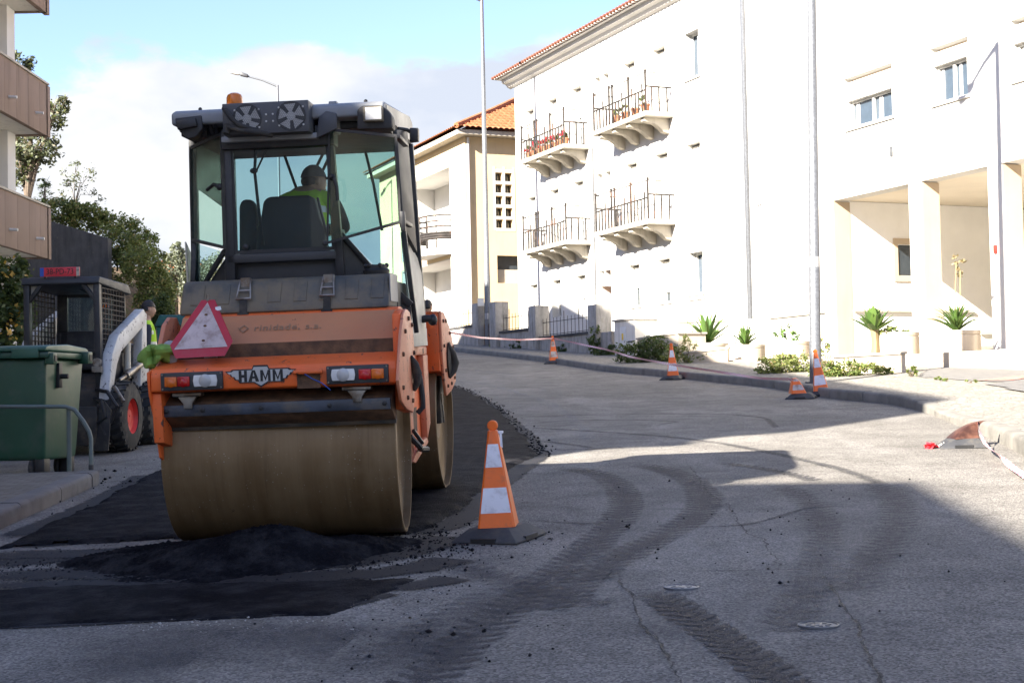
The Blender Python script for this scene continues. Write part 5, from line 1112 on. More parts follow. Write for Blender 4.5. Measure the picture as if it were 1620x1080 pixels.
# ------------------------------------------------------------------ road roller (local x right, y away from the viewer, z up; origin under the near drum)
ro = thing('road_roller', 'orange double drum road roller with tall black glazed cab, seen from behind', 'road roller')
yw = rad(3.0); ox, oy = -1.475, 9.47; syy = .0353+2*.000496*oy
fw = Vector((math.sin(yw), math.cos(yw), 0)); fw.z = syy*fw.y+.02*fw.x; fw.normalize()
rt = Vector((math.cos(yw), -math.sin(yw), 0)); rt.z = syy*rt.y+.02*rt.x; rt = (rt-fw*rt.dot(fw)).normalized(); up = rt.cross(fw)
RM = frame((ox,oy,zg(ox,oy)+.012), rt, fw, up); ro.matrix_world = RM
def P(name, mb, mat, par=None, bevel=0, **k): return mb.build(name, mt[mat] if isinstance(mat, str) else mat, par if par is not None else ro, bevel, **k)
def drum(x0, x1, cy, M_=None, bar=True):
    mb = MB(); mb.M = M_; r = .6; t = .025; c = (0,cy,r)
    prof = [(r-.12,x0+.10),(r-t,x0+.07),(r-t,x0),(r-.004,x0),(r,x0+.006),(r,x1-.006),(r-.004,x1),(r-t,x1),(r-t,x1-.05),(r-.10,x1-.09),(.22,x1-.10),(.18,x1-.06),(.05,x1-.06)]
    mb.lathe(prof, c, 'x', 96); return P('drum', mb, 'drum', None, 0, ang=30)
d1 = drum(-.705,.76,0,Matrix.Translation((.06,0,0)) @ Matrix.Rotation(rad(2.7),4,'Z') @ Matrix.Translation((-.06,0,0)))
FM = Matrix.Translation((0,1.35,0)) @ Matrix.Rotation(rad(-1.0),4,'Z') @ Matrix.Translation((0,-1.35,0))
d2 = drum(-.74,.755,2.60,FM)
mb = MB(); mb.M = FM; mb.prism([(2.45,1.2),(2.75,1.2),(2.70,.55),(2.5,.55)], 'x', .66, .735); P('drum_arm', mb, 'grime', d2, .01)
for k in range(5): mb = MB(); mb.M = FM; mb.box(.70,.745,2.52+.03*k,2.545+.03*k,.75-.05*k,.80-.05*k); P('bolt', mb, 'bare', d2)
# bumper beam
mb = MB(); mb.prism([(-.80,1.0),(-.853,1.012),(-.858,1.105),(-.83,1.145),(-.64,1.195),(-.55,1.20),(-.55,1.0)], 'x', -.652, .85); bu = P('rear_bumper', mb, 'orange', None, .012, seg=3)
mb = MB(); mb.prism([(-.84,.995),(-.86,1.13),(-.55,1.19),(-.55,.55),(-.68,.60),(-.74,.80)], 'x', -.672, -.655); P('side_cheek', mb, 'orange', bu, .004)
mb = MB(); mb.prism([(-.80,.70),(-.82,1.0),(-.60,1.0),(-.60,.66)], 'x', -.66, -.60); P('cheek_bracket', mb, 'orange', bu, .006)
def lampbox(x0, x1, z0, z1, flip, dz=0):
    mb = MB(); mb.box(x0,x1,-.872,-.846,z0,z1); b = P('tail_light', mb, 'darkgrey', None, .006); w_ = x1-x0
    def X(u): return x0+w_*((1-u) if flip else u)
    for u0, u1, m_, n_ in ((.07,.27,'amberlens','amber_lens'),(.275,.475,'redlens','red_lens')):
        a, c = sorted((X(u0),X(u1))); q = MB(); q.box(a,c,-.886,-.872,z0+.025,z1-.025)
        lens = P(n_, q, m_, b, .006)
        q = MB(); q.lathe([(.026,0),(.022,-.004),(.008,-.007)], ((a+c)/2,-.886,(z0+z1)/2-.008), 'y', 16); P('reflector_bulb', q, m_, b)
    a, c = sorted((X(.53),X(.92))); q = MB(); q.prism([(a+.006,z0+.02),(c-.006,z0+.02),(c,(z0+z1)/2),(c-.006,z1-.02),(a+.006,z1-.02),(a,(z0+z1)/2)], 'y', -.886, -.872); P('white_lens', q, 'whitelens', b, .005)
    q = MB(); q.lathe([(.040,0),(.032,-.006),(.012,-.009)], ((a+c)/2,-.885,(z0+z1)/2), 'y', 18); P('bulb_bowl', q, 'silver', b)
    for u in (.03,.97):
        for z in (z0+.012,z1-.012): q = MB(); q.lathe([(.006,0),(.005,-.004)], (X(u),-.872,z), 'y', 8); P('screw', q, 'bare', b)
lampbox(-.585,-.205,1.015,1.125,False); lampbox(.425,.800,1.018,1.128,True)
# badge
def badge():
    W, H = .21, .052; cx, cz = .026, 1.083
    o = [(-1,.62),(-.86,.62),(-.80,.78),(-.24,.78),(-.20,1.15),(.20,1.15),(.24,.78),(.80,.78),(.86,.62),(1,.62),(.93,.35),(.88,.35),(.84,.05),(.78,.05),(.73,-.3),(.66,-.3),(.60,-.62),(.20,-.62),(0,-1.1),(-.20,-.62),(-.60,-.62),(-.66,-.3),(-.73,-.3),(-.78,.05),(-.84,.05),(-.88,.35),(-.93,.35)]
    mb = MB(); mb.prism([(cx+x*W*1.03,cz+z*H*1.14) for x, z in o], 'y', -.8635, -.857); b = P('badge', mb, 'ink'); mb = MB(); mb.prism([(cx+x*W*.975,cz+z*H*.96) for x, z in o], 'y', -.8655, -.8636); P('badge_plate', mb, 'silver', b)
    h_ = .034; st = .0175; mb = MB()
    def L_(q): mb.prism([(cx+a_, cz+.004+b_) for a_, b_ in q], 'y', -.8669, -.8656)
    def glyph(ch, x, w_):
        if ch == 'H': L_([(x,-h_),(x+st,-h_),(x+st,h_),(x,h_)]); L_([(x+w_-st,-h_),(x+w_,-h_),(x+w_,h_),(x+w_-st,h_)]); L_([(x+st,-st*.5),(x+w_-st,-st*.5),(x+w_-st,st*.5),(x+st,st*.5)])
        if ch == 'A': L_([(x-.004,-h_),(x+st,-h_),(x+w_/2+st*.1,h_),(x+w_/2-st*.55,h_)]); L_([(x+w_/2-st*.1,h_),(x+w_/2+st*.55,h_),(x+w_+.004,-h_),(x+w_-st,-h_)]); L_([(x+w_*.26,-h_*.45),(x+w_*.74,-h_*.45),(x+w_*.68,-h_*.1),(x+w_*.32,-h_*.1)])
        if ch == 'M': L_([(x,-h_),(x+st*.9,-h_),(x+st*.9,h_),(x,h_)]); L_([(x+w_-st*.9,-h_),(x+w_,-h_),(x+w_,h_),(x+w_-st*.9,h_)]); L_([(x+st*.9,h_),(x+w_/2,-h_*.35),(x+w_/2,-h_*.95),(x+st*.9,h_*.25)]); L_([(x+w_-st*.9,h_),(x+w_/2,-h_*.35),(x+w_/2,-h_*.95),(x+w_-st*.9,h_*.25)])
    for ch, x, w_ in (('H',-.133,.050),('A',-.072,.058),('M',-.002,.062),('M',.073,.062)): mb = MB(); glyph(ch, x, w_); P('badge_letter', mb, 'ink', b, 0, smooth=False)
badge()
mb = MB(); mb.box(.225,.405,-.905,-.858,1.086,1.112); st_ = P('step_handle', mb, 'orange', None, .01, seg=3); mb = MB(); mb.box(.245,.385,-.862,-.856,1.0,1.085); P('recess', mb, 'rust', st_)
mb = MB(); mb.tube([(.30,-.90,1.088),(.34,-.90,1.06),(.40,-.895,1.03),(.45,-.89,.985)], .0035, 5); tag(P('loose_wire', mb, 'eublue'), 'thin blue wire hanging from the step')
# scraper
mb = MB(); mb.box(-.615,.79,-.775,-.752,.853,.922); scp = P('scraper_bar', mb, 'bluesteel', None, .003)
for x in (-.585,-.36,.0,.42,.755): mb = MB(); mb.lathe([(.014,0),(.014,-.008),(.006,-.011)], (x,-.775,.888), 'y', 10); P('bolt', mb, 'ink', scp)
mb = MB(); mb.prism([(-.752,.845),(-.60,.765),(-.55,.765),(-.55,.99),(-.60,.99),(-.73,.935)], 'x', -.668, .80); P('scraper_frame', mb, 'rust', None, .006)
mb = MB(); mb.box(-.67,.802,-.628,-.60,.758,.80); P('scraper_edge', mb, 'grime', None)
for x in (-.44,.60): mb = MB(); mb.box(x-.10,x+.08,-.80,-.72,.975,.997); mb.prism([(x-.07,.975),(x+.05,.975),(x+.02,.93),(x+.02,.90),(x-.035,.90),(x-.035,.93)], 'y', -.79, -.75); P('scraper_mount', mb, 'bare', None, .006)
# tan trough panel, top lip, recess
mb = MB(); mb.prism([(-.56,1.19),(-.47,1.195),(-.455,1.285),(-.285,1.463),(-.10,1.475),(-.10,1.19)], 'x', -.60, .80); tr_ = P('tank_panel', mb, 'tan', None, .012, seg=3)
mb = MB(); mb.box(-.585,.79,-.477,-.462,1.196,1.282); P('recess_strip', mb, 'rust', tr_)
mb = MB(); mb.prism([(-.287,1.466),(-.235,1.482),(-.10,1.482),(-.10,1.44),(-.285,1.44)], 'x', -.595, .795); P('top_lip', mb, 'orange', tr_, .006)
sl_ = Vector((0,.17,.178)).normalized(); nn_ = Vector((1,0,0)).cross(sl_)
TM = frame((.10,-.372,1.375),(1,0,0),sl_,nn_); TM.translation += nn_*.0035
text('tank_lettering', 'rinidade, s.a.', .072, mt['fadedink'], tr_, TM, .0004, .0006, 1.05, space=1.12)
mb = MB(); mb.M = TM @ Matrix.Translation((-.285,0,0)) @ Matrix.Rotation(rad(45),4,'Z') @ Matrix.Diagonal((1,1,1,1)); 
for a in ((-.024,.024,-.024,-.017),(-.024,.024,.017,.024),(-.024,-.017,-.016,.016),(.017,.024,-.016,.016)): mb.box(*a,-.0005,.0005)
P('tank_logo', mb, 'fadedink', tr_)
text('tank_lettering', 'construcoes', .022, mt['fadedink'], tr_, TM @ Matrix.Translation((-.05,-.045,0)), .0004, 0, 1.2) if False else None
# grey storage cover with ribs
mb = MB(); mb.prism([(-.268,1.478),(-.25,1.53),(-.15,1.685),(-.11,1.702),(.16,1.702),(.16,1.478)], 'x', -.63, .735); gb = P('storage_cover', mb, 'greyplastic', None, .02, seg=3)
for k in range(8):
    x = -.56+k*.168
    if abs(x+.21) < .06 or abs(x-.34) < .05: continue
    mb = MB(); a = Vector((x,-.243,1.54)); d_ = Vector((0,.085,.132)); nn = Vector((0,-.132,.085)).normalized()
    q = [a-nn*.01, a+Vector((.085,0,0))-nn*.01, a+Vector((.085,0,0))+d_-nn*.01, a+d_-nn*.01]; mb.slab(q, nn*.016); P('rib', mb, 'greyplastic', gb, .004)
mb = MB(); mb.box(.735,.742,-.2,.15,1.52,1.70); P('side_plate', mb, 'roofgrey', gb)
for x in (-.21,.335):
    mb = MB()
    for s in (-.035,.035): mb.tube([(x+s*1.3,-.245,1.575),(x+s,-.185,1.67),(x+s*.9,-.15,1.705)], .006, 6)
    mb.tube([(x-.05,-.25,1.572),(x+.05,-.25,1.572)], .008, 6); mb.tube([(x-.04,-.215,1.625),(x+.04,-.215,1.625)], .006, 6); mb.box(x-.03,x+.03,-.175,-.15,1.65,1.71); la = P('latch', mb, 'bare', gb)
    mb = MB(); mb.slab([(x-.024,-.262,1.475),(x+.024,-.262,1.475),(x+.022,-.25,1.565),(x-.022,-.25,1.565)], (0,-.008,0)); mb.box(x-.035,x+.035,-.285,-.26,1.468,1.478); P('strap', mb, 'rubber', la)
mb = MB(); mb.lathe([(.085,1.70),(.09,1.73),(.075,1.745),(.075,1.762),(.06,1.768)], (.62,.03,0), 'z', 20)
for k in range(6): a = k*1.047; mb.ball((.62+.07*math.cos(a),.03+.07*math.sin(a),1.762), .016, n=8, m=5)
P('filler_cap', mb, 'ink')
# side plates with bolts
def plate(name, ol, x, th, mat, bolts, M_=None, par=None):
    mb = MB(); mb.M = M_; mb.prism(ol, 'x', x, x+th); p_ = P(name, mb, mat, par, .008, seg=2)
    for b_ in bolts: mb = MB(); mb.M = M_; mb.lathe([(.017,x+th-.002),(.015,x+th+.012),(.006,x+th+.014)], (0,b_[0],b_[1]), 'x', 6); P('bolt', mb, 'rust', p_)
    return p_
n_pl = [(-.47,1.46),(-.30,1.445),(-.17,1.34),(-.13,1.18),(-.16,.98),(-.30,.80),(-.62,.84),(-.85,.90),(-.96,1.03),(-.86,1.18),(-.74,1.32),(-.60,1.43)]
plate('side_plate', n_pl, .853, .02, 'orange_pale', [(-.42,1.40),(-.25,1.36),(-.20,1.18),(-.24,.98),(-.36,.88),(-.6,.91),(-.8,.98),(-.74,1.18),(-.6,1.32)])
mb = MB(); mb.prism([(-.62,.84),(-.62,1.43),(-.47,1.46),(-.2,1.46),(-.2,1.0),(-.3,.80)], 'x', .80, .852); P('frame_cheek', mb, 'orange', None, .01)
mb = MB(); mb.tube([(.875,-.36,1.16),(.895,-.33,1.11),(.905,-.31,1.05),(.90,-.30,.99),(.88,-.29,.94)], [.012,.026,.032,.024,.012], 12); P('hydraulic_hose', mb, 'rubber')
f_pl = [(2.02,1.48),(2.25,1.47),(2.5,1.39),(2.72,1.28),(2.92,1.12),(2.98,1.0),(2.9,.88),(2.60,.82),(2.22,.79),(2.10,.93),(2.03,1.15)]
plate('side_plate', f_pl, .80, .025, 'orange_pale', [(2.12,1.40),(2.3,1.40),(2.55,1.30),(2.75,1.18),(2.88,1.03),(2.8,.92),(2.55,.88),(2.28,.87),(2.18,1.0),(2.12,1.2)], FM)
mb = MB(); mb.M = FM; mb.prism([(2.02,1.0),(2.02,1.48),(2.35,1.47),(2.35,.95)], 'x', .69, .80); P('frame_cheek', mb, 'orange', None, .01)
mb = MB(); mb.M = FM; mb.lathe([(.14,.0),(.15,.02),(.10,.035)], (.82,2.42,1.08), 'x', 16); mb.tube([(.83,2.34,1.20),(.86,2.38,1.13),(.875,2.41,1.05),(.86,2.39,.99),(.83,2.36,.94)], [.025,.036,.04,.034,.02], 12); P('hydraulic_motor', mb, 'grime')
mb = MB(); mb.M = FM; mb.prism([(1.95,1.45),(2.1,1.5),(3.0,1.25),(3.1,1.0),(2.9,.9),(2.0,.95)], 'x', -.60, .68); P('front_hood', mb, 'orange', None, .03)
lp = [(-.62,1.0),(-.56,1.30),(-.46,1.42),(-.34,1.47),(-.2,1.47),(-.12,1.40),(-.12,1.0)]
plate('side_plate', lp, -.69, .03, 'orange_pale', [])
mb = MB(); mb.lathe([(.03,-.70),(.03,-.655)], (0,-.42,1.30), 'x', 10); P('plate_hole', mb, 'ink')
# centre frame between the drums (right side)
mb = MB(); mb.prism([(.62,1.22),(1.7,1.20),(1.72,.62),(1.62,.46),(.80,.38),(.66,.40)], 'x', -.5, .70); cf_ = P('centre_frame', mb, 'orange', None, .015)
for z0, z1 in ((.92,1.13),(.58,.76)): mb = MB(); mb.prism([(.85,z0),(1.25,z0),(1.25,z1),(.85,z1)], 'x', .695, .7025); P('frame_recess', mb, 'rust', cf_)
mb = MB(); mb.prism([(.62,1.22),(1.7,1.20),(1.7,1.14),(.62,1.15)], 'x', .70, .745); mb.prism([(1.40,1.14),(1.70,1.14),(1.72,.6),(1.5,.5)], 'x', .70, .75); mb.prism([(.66,.40),(.80,.38),(1.62,.46),(1.55,.52),(.85,.46)], 'x', .70, .74); mb.prism([(.64,1.14),(.80,1.14),(.82,.5),(.68,.42)], 'x', .70, .73); P('frame_rib', mb, 'orange_pale', cf_, .008)
mb = MB(); mb.tube([(.76,.72,1.0),(.80,.72,1.0),(.81,.74,.86),(.81,.74,.78),(.77,.74,.74)], .02, 8); P('grab_handle', mb, 'blackp')
mb = MB(); mb.tube([(.72,.66,.58),(.78,.72,.50),(.76,.90,.47),(.80,1.0,.46)], .022, 7); mb.tube([(.74,.7,.62),(.79,.8,.52)], .015, 6); P('hydraulic_hose', mb, 'ink')
text('frame_lettering', 'M1', .06, mt['ink'], cf_, frame((.7465,1.45,1.17),(0,1,0),(0,0,1),(1,0,0)), .0004, .001)
mb = MB(); mb.box(-.45,.62,.35,1.7,.45,1.46); P('engine_bay', mb, 'grime', None, .01)
# cream side panels and hose arm
mb = MB(); mb.slab([(.742,.40,2.005),(.795,.80,1.85),(.80,.98,1.75),(.80,1.2,1.213),(.775,.5,1.213),(.762,.45,1.60)], (.012,0,0)); P('side_panel', mb, 'cream', None, .004)
mb = MB(); mb.slab([(-.75,.40,2.005),(-.79,.80,1.85),(-.79,1.2,1.213),(-.77,.5,1.213)], (-.012,0,0)); P('side_panel', mb, 'cream', None, .004)
mb = MB(); mb.box(.74,.80,1.02,1.28,1.22,1.345); P('fuse_box', mb, 'cream', None, .006)
mb = MB(); mb.tube([(.79,.95,1.405),(.84,.95,1.412),(.875,.96,1.408)], .027, 12); mb.ball((.88,.965,1.40), .036,.036,.042, 14, 10); P('rubber_mirror_arm', mb, 'ink')
# ---------------- cab
def beam(name, pts, wx, wy, mat='black', bevel=.004, par=None):
    """square bar between two points"""
    a, b = Vector(pts[0]), Vector(pts[1]); d = (b-a).normalized(); sx = Vector((0,1,0)).cross(d) if abs(d.y) < .9 else Vector((1,0,0)); sx = (sx-d*sx.dot(d)).normalized(); sy = d.cross(sx)
    mb = MB(); mb.slab([a-sx*wx/2-sy*wy/2, a+sx*wx/2-sy*wy/2, a+sx*wx/2+sy*wy/2, a-sx*wx/2+sy*wy/2], b-a); return P(name, mb, mat, par, bevel)
mb = MB(); mb.box(-.62,.74,.17,1.5,1.45,1.66); P('cab_floor', mb, 'black', None, .01)
mb = MB(); mb.box(-.44,.34,.20,.24,1.66,1.83); cb_ = P('cab_rear_panel', mb, 'blackp', None, .01)
beam('cab_post', ((-.385,.16,1.66),(-.375,.16,2.70)), .065, .06); beam('cab_post', ((.365,.16,1.66),(.318,.16,2.70)), .055, .06)
beam('cab_post', ((-.71,.46,1.70),(-.70,.50,2.72)), .05, .06); beam('cab_post', ((-.70,1.5,1.6),(-.68,1.48,2.75)), .06, .06); beam('cab_post', ((.74,1.5,1.4),(.70,1.48,2.75)), .06, .06)
mb = MB(); mb.slab([(.725,.34,2.70),(.765,.62,2.73),(.80,.62,1.87),(.745,.34,2.04)], (.03,0,0)); P('door_post', mb, 'black', None, .006)
beam('cab_strut', ((.768,.37,2.04),(.822,.45,1.31)), .032, .04); beam('cab_strut', ((.35,.2,2.02),(.60,.3,1.70)), .03, .04); beam('cab_strut', ((.58,.3,1.72),(.80,.36,1.50)), .05, .04)
beam('cab_strut', ((-.43,.2,1.92),(-.62,.32,1.69)), .03, .04); beam('cab_strut', ((-.70,.44,2.02),(-.72,.42,1.70)), .035, .04)
for q_ in ([(.36,.22,2.0),(.60,.31,1.70),(.37,.22,1.66)],[(-.41,.22,1.90),(-.60,.32,1.68),(-.41,.22,1.66)],[(.60,.31,1.695),(.80,.36,1.49),(.80,.36,1.40),(.60,.31,1.5)]): mb = MB(); mb.slab(q_, (0,.015,0)); P('corner_panel', mb, 'black')
mb = MB(); mb.box(-.40,.345,.13,.17,1.825,1.883); P('lower_rail', mb, 'darkgrey', None, .006)
mb = MB(); mb.box(-.38,.262,.02,.16,2.622,2.66); P('gutter', mb, 'roofgrey', None, .006); mb = MB(); mb.box(-.40,.36,.10,.26,2.585,2.72); P('header', mb, 'black', None, .006)
gl = MB(); gl.box(-.352,.335,.150,.157,1.885,2.59); P('rear_window', gl, 'cabglass', None, 0, smooth=False)
fr = MB()
for q in ((-.356,-.33,.138,.149,1.885,2.59),(.31,.338,.138,.149,1.885,2.59),(-.33,.31,.138,.149,1.885,1.91)): fr.box(*q)
P('window_seal', fr, 'ink')
for x in (-.27,.27): mb = MB(); mb.lathe([(.02,.13),(.02,.118),(.01,.112)], (x,0,1.93), 'y', 12); P('window_knob', mb, 'ink')
def pane(name, q, nrm, w_=.018, handle=None):
    q = [Vector(p) for p in q]; nrm = Vector(nrm).normalized(); mb = MB(); mb.slab(q, nrm*.005); o = P(name, mb, 'paneglass', None, 0, smooth=False)
    mb = MB(); c = sum(q, Vector())/4
    for a, b in zip(q, q[1:]+q[:1]):
        ia, ib = a+(c-a).normalized()*w_*1.5, b+(c-b).normalized()*w_*1.5; mb.slab([a-nrm*.008,b-nrm*.008,ib-nrm*.008,ia-nrm*.008], nrm*.022)
    P('pane_frame', mb, 'black', o, 0, smooth=False)
    if handle: mb = MB(); mb.tube(handle, .013, 7); mb.ball(handle[0], .024, n=8, m=6); P('pane_handle', mb, 'ink', o)
    return o
pane('hinged_window', [(.333,.06,2.69),(.806,-.08,2.605),(.812,-.08,2.026),(.290,.06,1.92)], (.27,-1,0), .016, [(.352,.03,2.36),(.375,-.03,2.345),(.388,-.03,2.29),(.39,-.02,2.20)])
pane('hinged_window', [(-.395,.12,2.705),(-.695,.42,2.66),(-.712,.42,2.005),(-.405,.12,1.922)], (-.7,-.7,0), .016, [(-.43,.12,2.34),(-.47,.13,2.36),(-.53,.18,2.33)])
for q_ in ((.80,.835,-.09,.36,2.03,2.055),(.79,.83,-.09,.36,2.58,2.605),(.815,.845,-.14,-.095,1.97,2.10)): mb = MB(); mb.box(*q_); P('window_hinge', mb, 'black', None, .005)
gl = MB(); gl.slab([(.385,.21,2.0),(.752,.36,2.04),(.80,.40,1.52),(.61,.31,1.73)], (0,.005,0)); P('lower_window', gl, 'cabglass', None, 0, smooth=False)
gl = MB(); gl.slab([(-.42,.21,1.90),(-.71,.45,2.0),(-.715,.44,1.72),(-.62,.33,1.71)], (0,.005,0)); P('lower_window', gl, 'cabglass', None, 0, smooth=False)
gl = MB(); gl.box(-.67,.68,1.485,1.492,1.68,2.72); P('windscreen', gl, 'cabglass', None, 0, smooth=False)
mb = MB(); mb.slab([(.715,.95,1.5),(.715,1.46,1.5),(.705,1.46,2.25),(.72,1.15,2.05)], (.008,0,0)); P('door_or_shade_panel', mb, 'black')  # added sheet blocking a sun patch cast through the cab
mb = MB(); mb.slab([(-.712,.55,2.40),(-.705,1.46,2.30),(-.69,1.46,2.72),(-.70,.55,2.72)], (-.008,0,0)); P('light_blocker', mb, 'black')  # added sheet that keeps sunlight from passing through the cab
# roof
mb = MB(); mb.prism([(.03,2.752),(.03,2.835),(.10,2.858),(1.38,2.955),(1.55,2.93),(1.60,2.80),(1.52,2.752)], 'x', -.715, .715); rf = P('cab_roof', mb, 'roofgrey', None, .02, seg=3)
mb = MB(); mb.prism([(.12,2.80),(.12,2.835),(1.38,2.945),(1.54,2.915),(1.58,2.80),(1.5,2.76),(.4,2.76)], 'x', .714, .722); P('roof_side', mb, 'cream', rf)
mb = MB(); mb.box(-.70,.70,.20,1.5,2.70,2.751); P('headliner', mb, 'black', rf, .01)
mb = MB(); mb.prism([(.54,2.66),(.775,2.655),(.775,2.735),(.745,2.785),(.70,2.812),(.575,2.815),(.545,2.79)], 'y', -.03, .12); lh = P('lamp_housing', mb, 'blackp', None, .012)
mb = MB(); mb.box(.59,.72,-.085,-.01,2.70,2.80); q = P('work_lamp', mb, 'greyplastic', lh, .008); mb = MB(); mb.box(.606,.712,-.090,-.084,2.71,2.79); P('lamp_lens', mb, 'whitelens', q, .004)
mb = MB(); mb.prism([(-.69,2.80),(-.505,2.812),(-.50,2.72),(-.55,2.668),(-.61,2.655),(-.66,2.71)], 'y', .02, .12); lh = P('lamp_housing', mb, 'blackp', None, .012)
mb = MB(); mb.prism([(-.675,2.775),(-.54,2.79),(-.53,2.735),(-.66,2.715)], 'y', -.015, .02); P('work_lamp', mb, 'ink', lh, .006)
for x in (-.56,.57): mb = MB(); mb.lathe([(.013,2.85),(.013,2.885),(.006,2.892)], (x,.2,0), 'z', 8); P('lifting_bolt', mb, 'ink', rf)
for x in (-.37,.335): mb = MB(); mb.prism([(.05,2.66),(.10,2.875),(.30,2.875),(.34,2.76),(.2,2.66)], 'x', x, x+.055); P('roof_bracket', mb, 'roofgrey', rf, .006)
mb = MB(); mb.prism([(.255,2.62),(.40,2.68),(.40,2.78),(.33,2.80),(.28,2.76)], 'y', .02, .06); P('hinge_bracket', mb, 'acgrey', rf, .006)
mb = MB(); mb.tube([(-.46,.12,2.70),(-.47,.08,2.755),(-.48,.1,2.80)], .016, 8); mb.tube([(-.43,.12,2.70),(-.43,.07,2.755),(-.42,.1,2.80)], .012, 8); mb.tube([(-.52,.12,2.68),(-.50,.08,2.755)], .016, 8); P('wiring', mb, 'ink')
# air conditioner box with two fans
mb = MB(); mb.box(-.335,.237,-.10,.26,2.652,2.858); ac = P('air_conditioner', mb, 'acgrey', None, .006)
def grille(cx, cz):
    R_ = .098; q = MB(); q.lathe([(R_,-.1025),(.001,-.1025)], (cx,0,cz), 'y', 30, False); fb = P('fan_opening', q, 'ink', ac)
    bl = MB()
    for k in range(5):
        a = k*1.2566+.4; vs = []
        for r_, w_ in ((.025,.25),(.06,.42),(.088,.45)):
            vs += [(cx+r_*math.cos(a-w_),-.1035,cz+r_*math.sin(a-w_)),(cx+r_*math.cos(a+w_),-.1045,cz+r_*math.sin(a+w_))]
        bl.add(vs, [(0,1,3,2),(2,3,5,4)])
    bl.lathe([(.03,-.1035),(.028,-.1055),(.002,-.1055)], (cx,0,cz), 'y', 16); P('fan', bl, 'silver', fb)
    me_ = MB(); s = .0125; row = 0; z = -R_
    while z < R_:
        x = -R_+(s/2 if row % 2 else 0)
        while x < R_:
            if math.hypot(x,z) < R_-.004:
                h = [(cx+x+s*.5*math.cos(t), cz+z+s*.5*math.sin(t)*1.0) for t in [math.pi/6+i*math.pi/3 for i in range(6)]]; hi = [(cx+x+s*.36*math.cos(t), cz+z+s*.36*math.sin(t)) for t in [math.pi/6+i*math.pi/3 for i in range(6)]]
                vs = [(a,-.107,b) for a, b in h]+[(a,-.107,b) for a, b in hi]; me_.add(vs, [(i,(i+1)%6,6+(i+1)%6,6+i) for i in range(6)])
            x += s
        z += s*.866; row += 1
    P('fan_grille', me_, 'acgrey', fb, 0, smooth=False)
    for a in (.785,2.356,3.927,5.498):
        q = MB(); q.lathe([(.007,-.10),(.006,-.106)], (cx+.115*math.cos(a)*.98,0,cz+.115*math.sin(a)*.72), 'y', 8); P('screw', q, 'silver', ac)
grille(-.172,2.752); grille(.120,2.757)
for x in (-.045,.0): 
    for z in (2.73,2.775): q = MB(); q.lathe([(.007,-.10),(.006,-.106)], (x,0,z), 'y', 8); P('screw', q, 'silver', ac)
mb = MB(); mb.tube([(-.32,-.11,2.825),(-.30,-.15,2.81),(-.27,-.16,2.76),(-.22,-.15,2.71),(-.16,-.13,2.685),(-.11,-.10,2.675)], .016, 9); mb.tube([(-.31,-.11,2.70),(-.27,-.14,2.695),(-.2,-.14,2.672),(-.08,-.13,2.655),(-.02,-.06,2.645)], .018, 9); mb.tube([(-.30,-.11,2.72),(-.31,-.12,2.66)], .025, 8); P('coolant_hose', mb, 'rubber', ac)
# beacon, mirror, wand, wipers, seats
mb = MB(); mb.lathe([(.056,2.85),(.056,2.895)], (-.322,.2,0), 'z', 20); be = P('beacon_base', mb, 'ink'); mb = MB(); mb.lathe([(.052,2.895),(.055,2.91),(.054,2.945),(.046,2.965),(.028,2.976),(.006,2.979)], (-.322,.2,0), 'z', 26); P('beacon', mb, 'amber', be)
mb = MB(); mb.tube([(.74,.5,2.73),(.80,.55,2.725),(.84,.58,2.70)], .014, 8); mb.prism([(.815,2.64),(.875,2.645),(.878,2.735),(.82,2.738)], 'y', .54, .62); P('mirror', mb, 'ink', None, .012)
mb = MB(); mb.tube([(-.188,.19,2.60),(-.205,.20,2.44),(-.198,.24,2.2),(-.19,.30,1.95)], .011, 6); mb.ball((-.207,.185,2.445), .028,.02,.02, 8, 6); mb.tube([(-.19,.2,2.45),(-.11,.2,2.60)], .007, 5); P('control_wand', mb, 'ink')
for pts in (((.05,1.44,2.72),(-.18,1.44,2.30),(-.33,1.44,2.28)), ((.11,1.44,2.72),(-.12,1.44,2.28)), ((.36,1.44,2.74),(.42,1.44,2.45),(.47,1.44,2.1)), ((-.12,1.44,2.28),(-.26,1.44,2.72))):
    mb = MB(); mb.tube(pts, [.012]*len(pts), 6); P('wiper', mb, 'ink')
mb = MB(); mb.prism([(-.29,1.86),(.20,1.86),(.20,2.06),(.165,2.14),(.14,2.27),(.10,2.30),(-.19,2.30),(-.225,2.27),(-.25,2.14),(-.29,2.06)], 'y', .50, .62); st_ = P('seat', mb, 'blackp', None, .03, seg=3); mb = MB(); mb.box(-.28,.19,.50,1.0,1.74,1.87); P('seat_cushion', mb, 'blackp', st_, .04, seg=3)
mb = MB(); mb.slab([(.15,.49,2.28),(.17,.49,2.28),(.23,.49,2.0),(.21,.49,2.0)], (0,.02,0)); mb.box(.22,.27,.55,.95,2.02,2.08); P('armrest', mb, 'ink', st_, .01)
mb = MB(); mb.prism([(-.44,1.86),(-.33,1.80),(-.29,1.90),(-.31,2.26),(-.34,2.30),(-.40,2.30),(-.425,2.26)], 'y', .62, .72); P('side_console', mb, 'blackp', None, .02)
mb = MB(); mb.lathe([(.17,-.012),(.185,0),(.17,.012),(.155,0),(.17,-.012)], (-.02,1.20,2.08), 'z', 28, False); mb.tube([(-.02,1.2,2.08),(-.02,1.35,1.7)], .03, 8); mb.tube([(-.19,1.2,2.08),(.15,1.2,2.08)], .012, 6); P('steering_wheel', mb, 'ink')
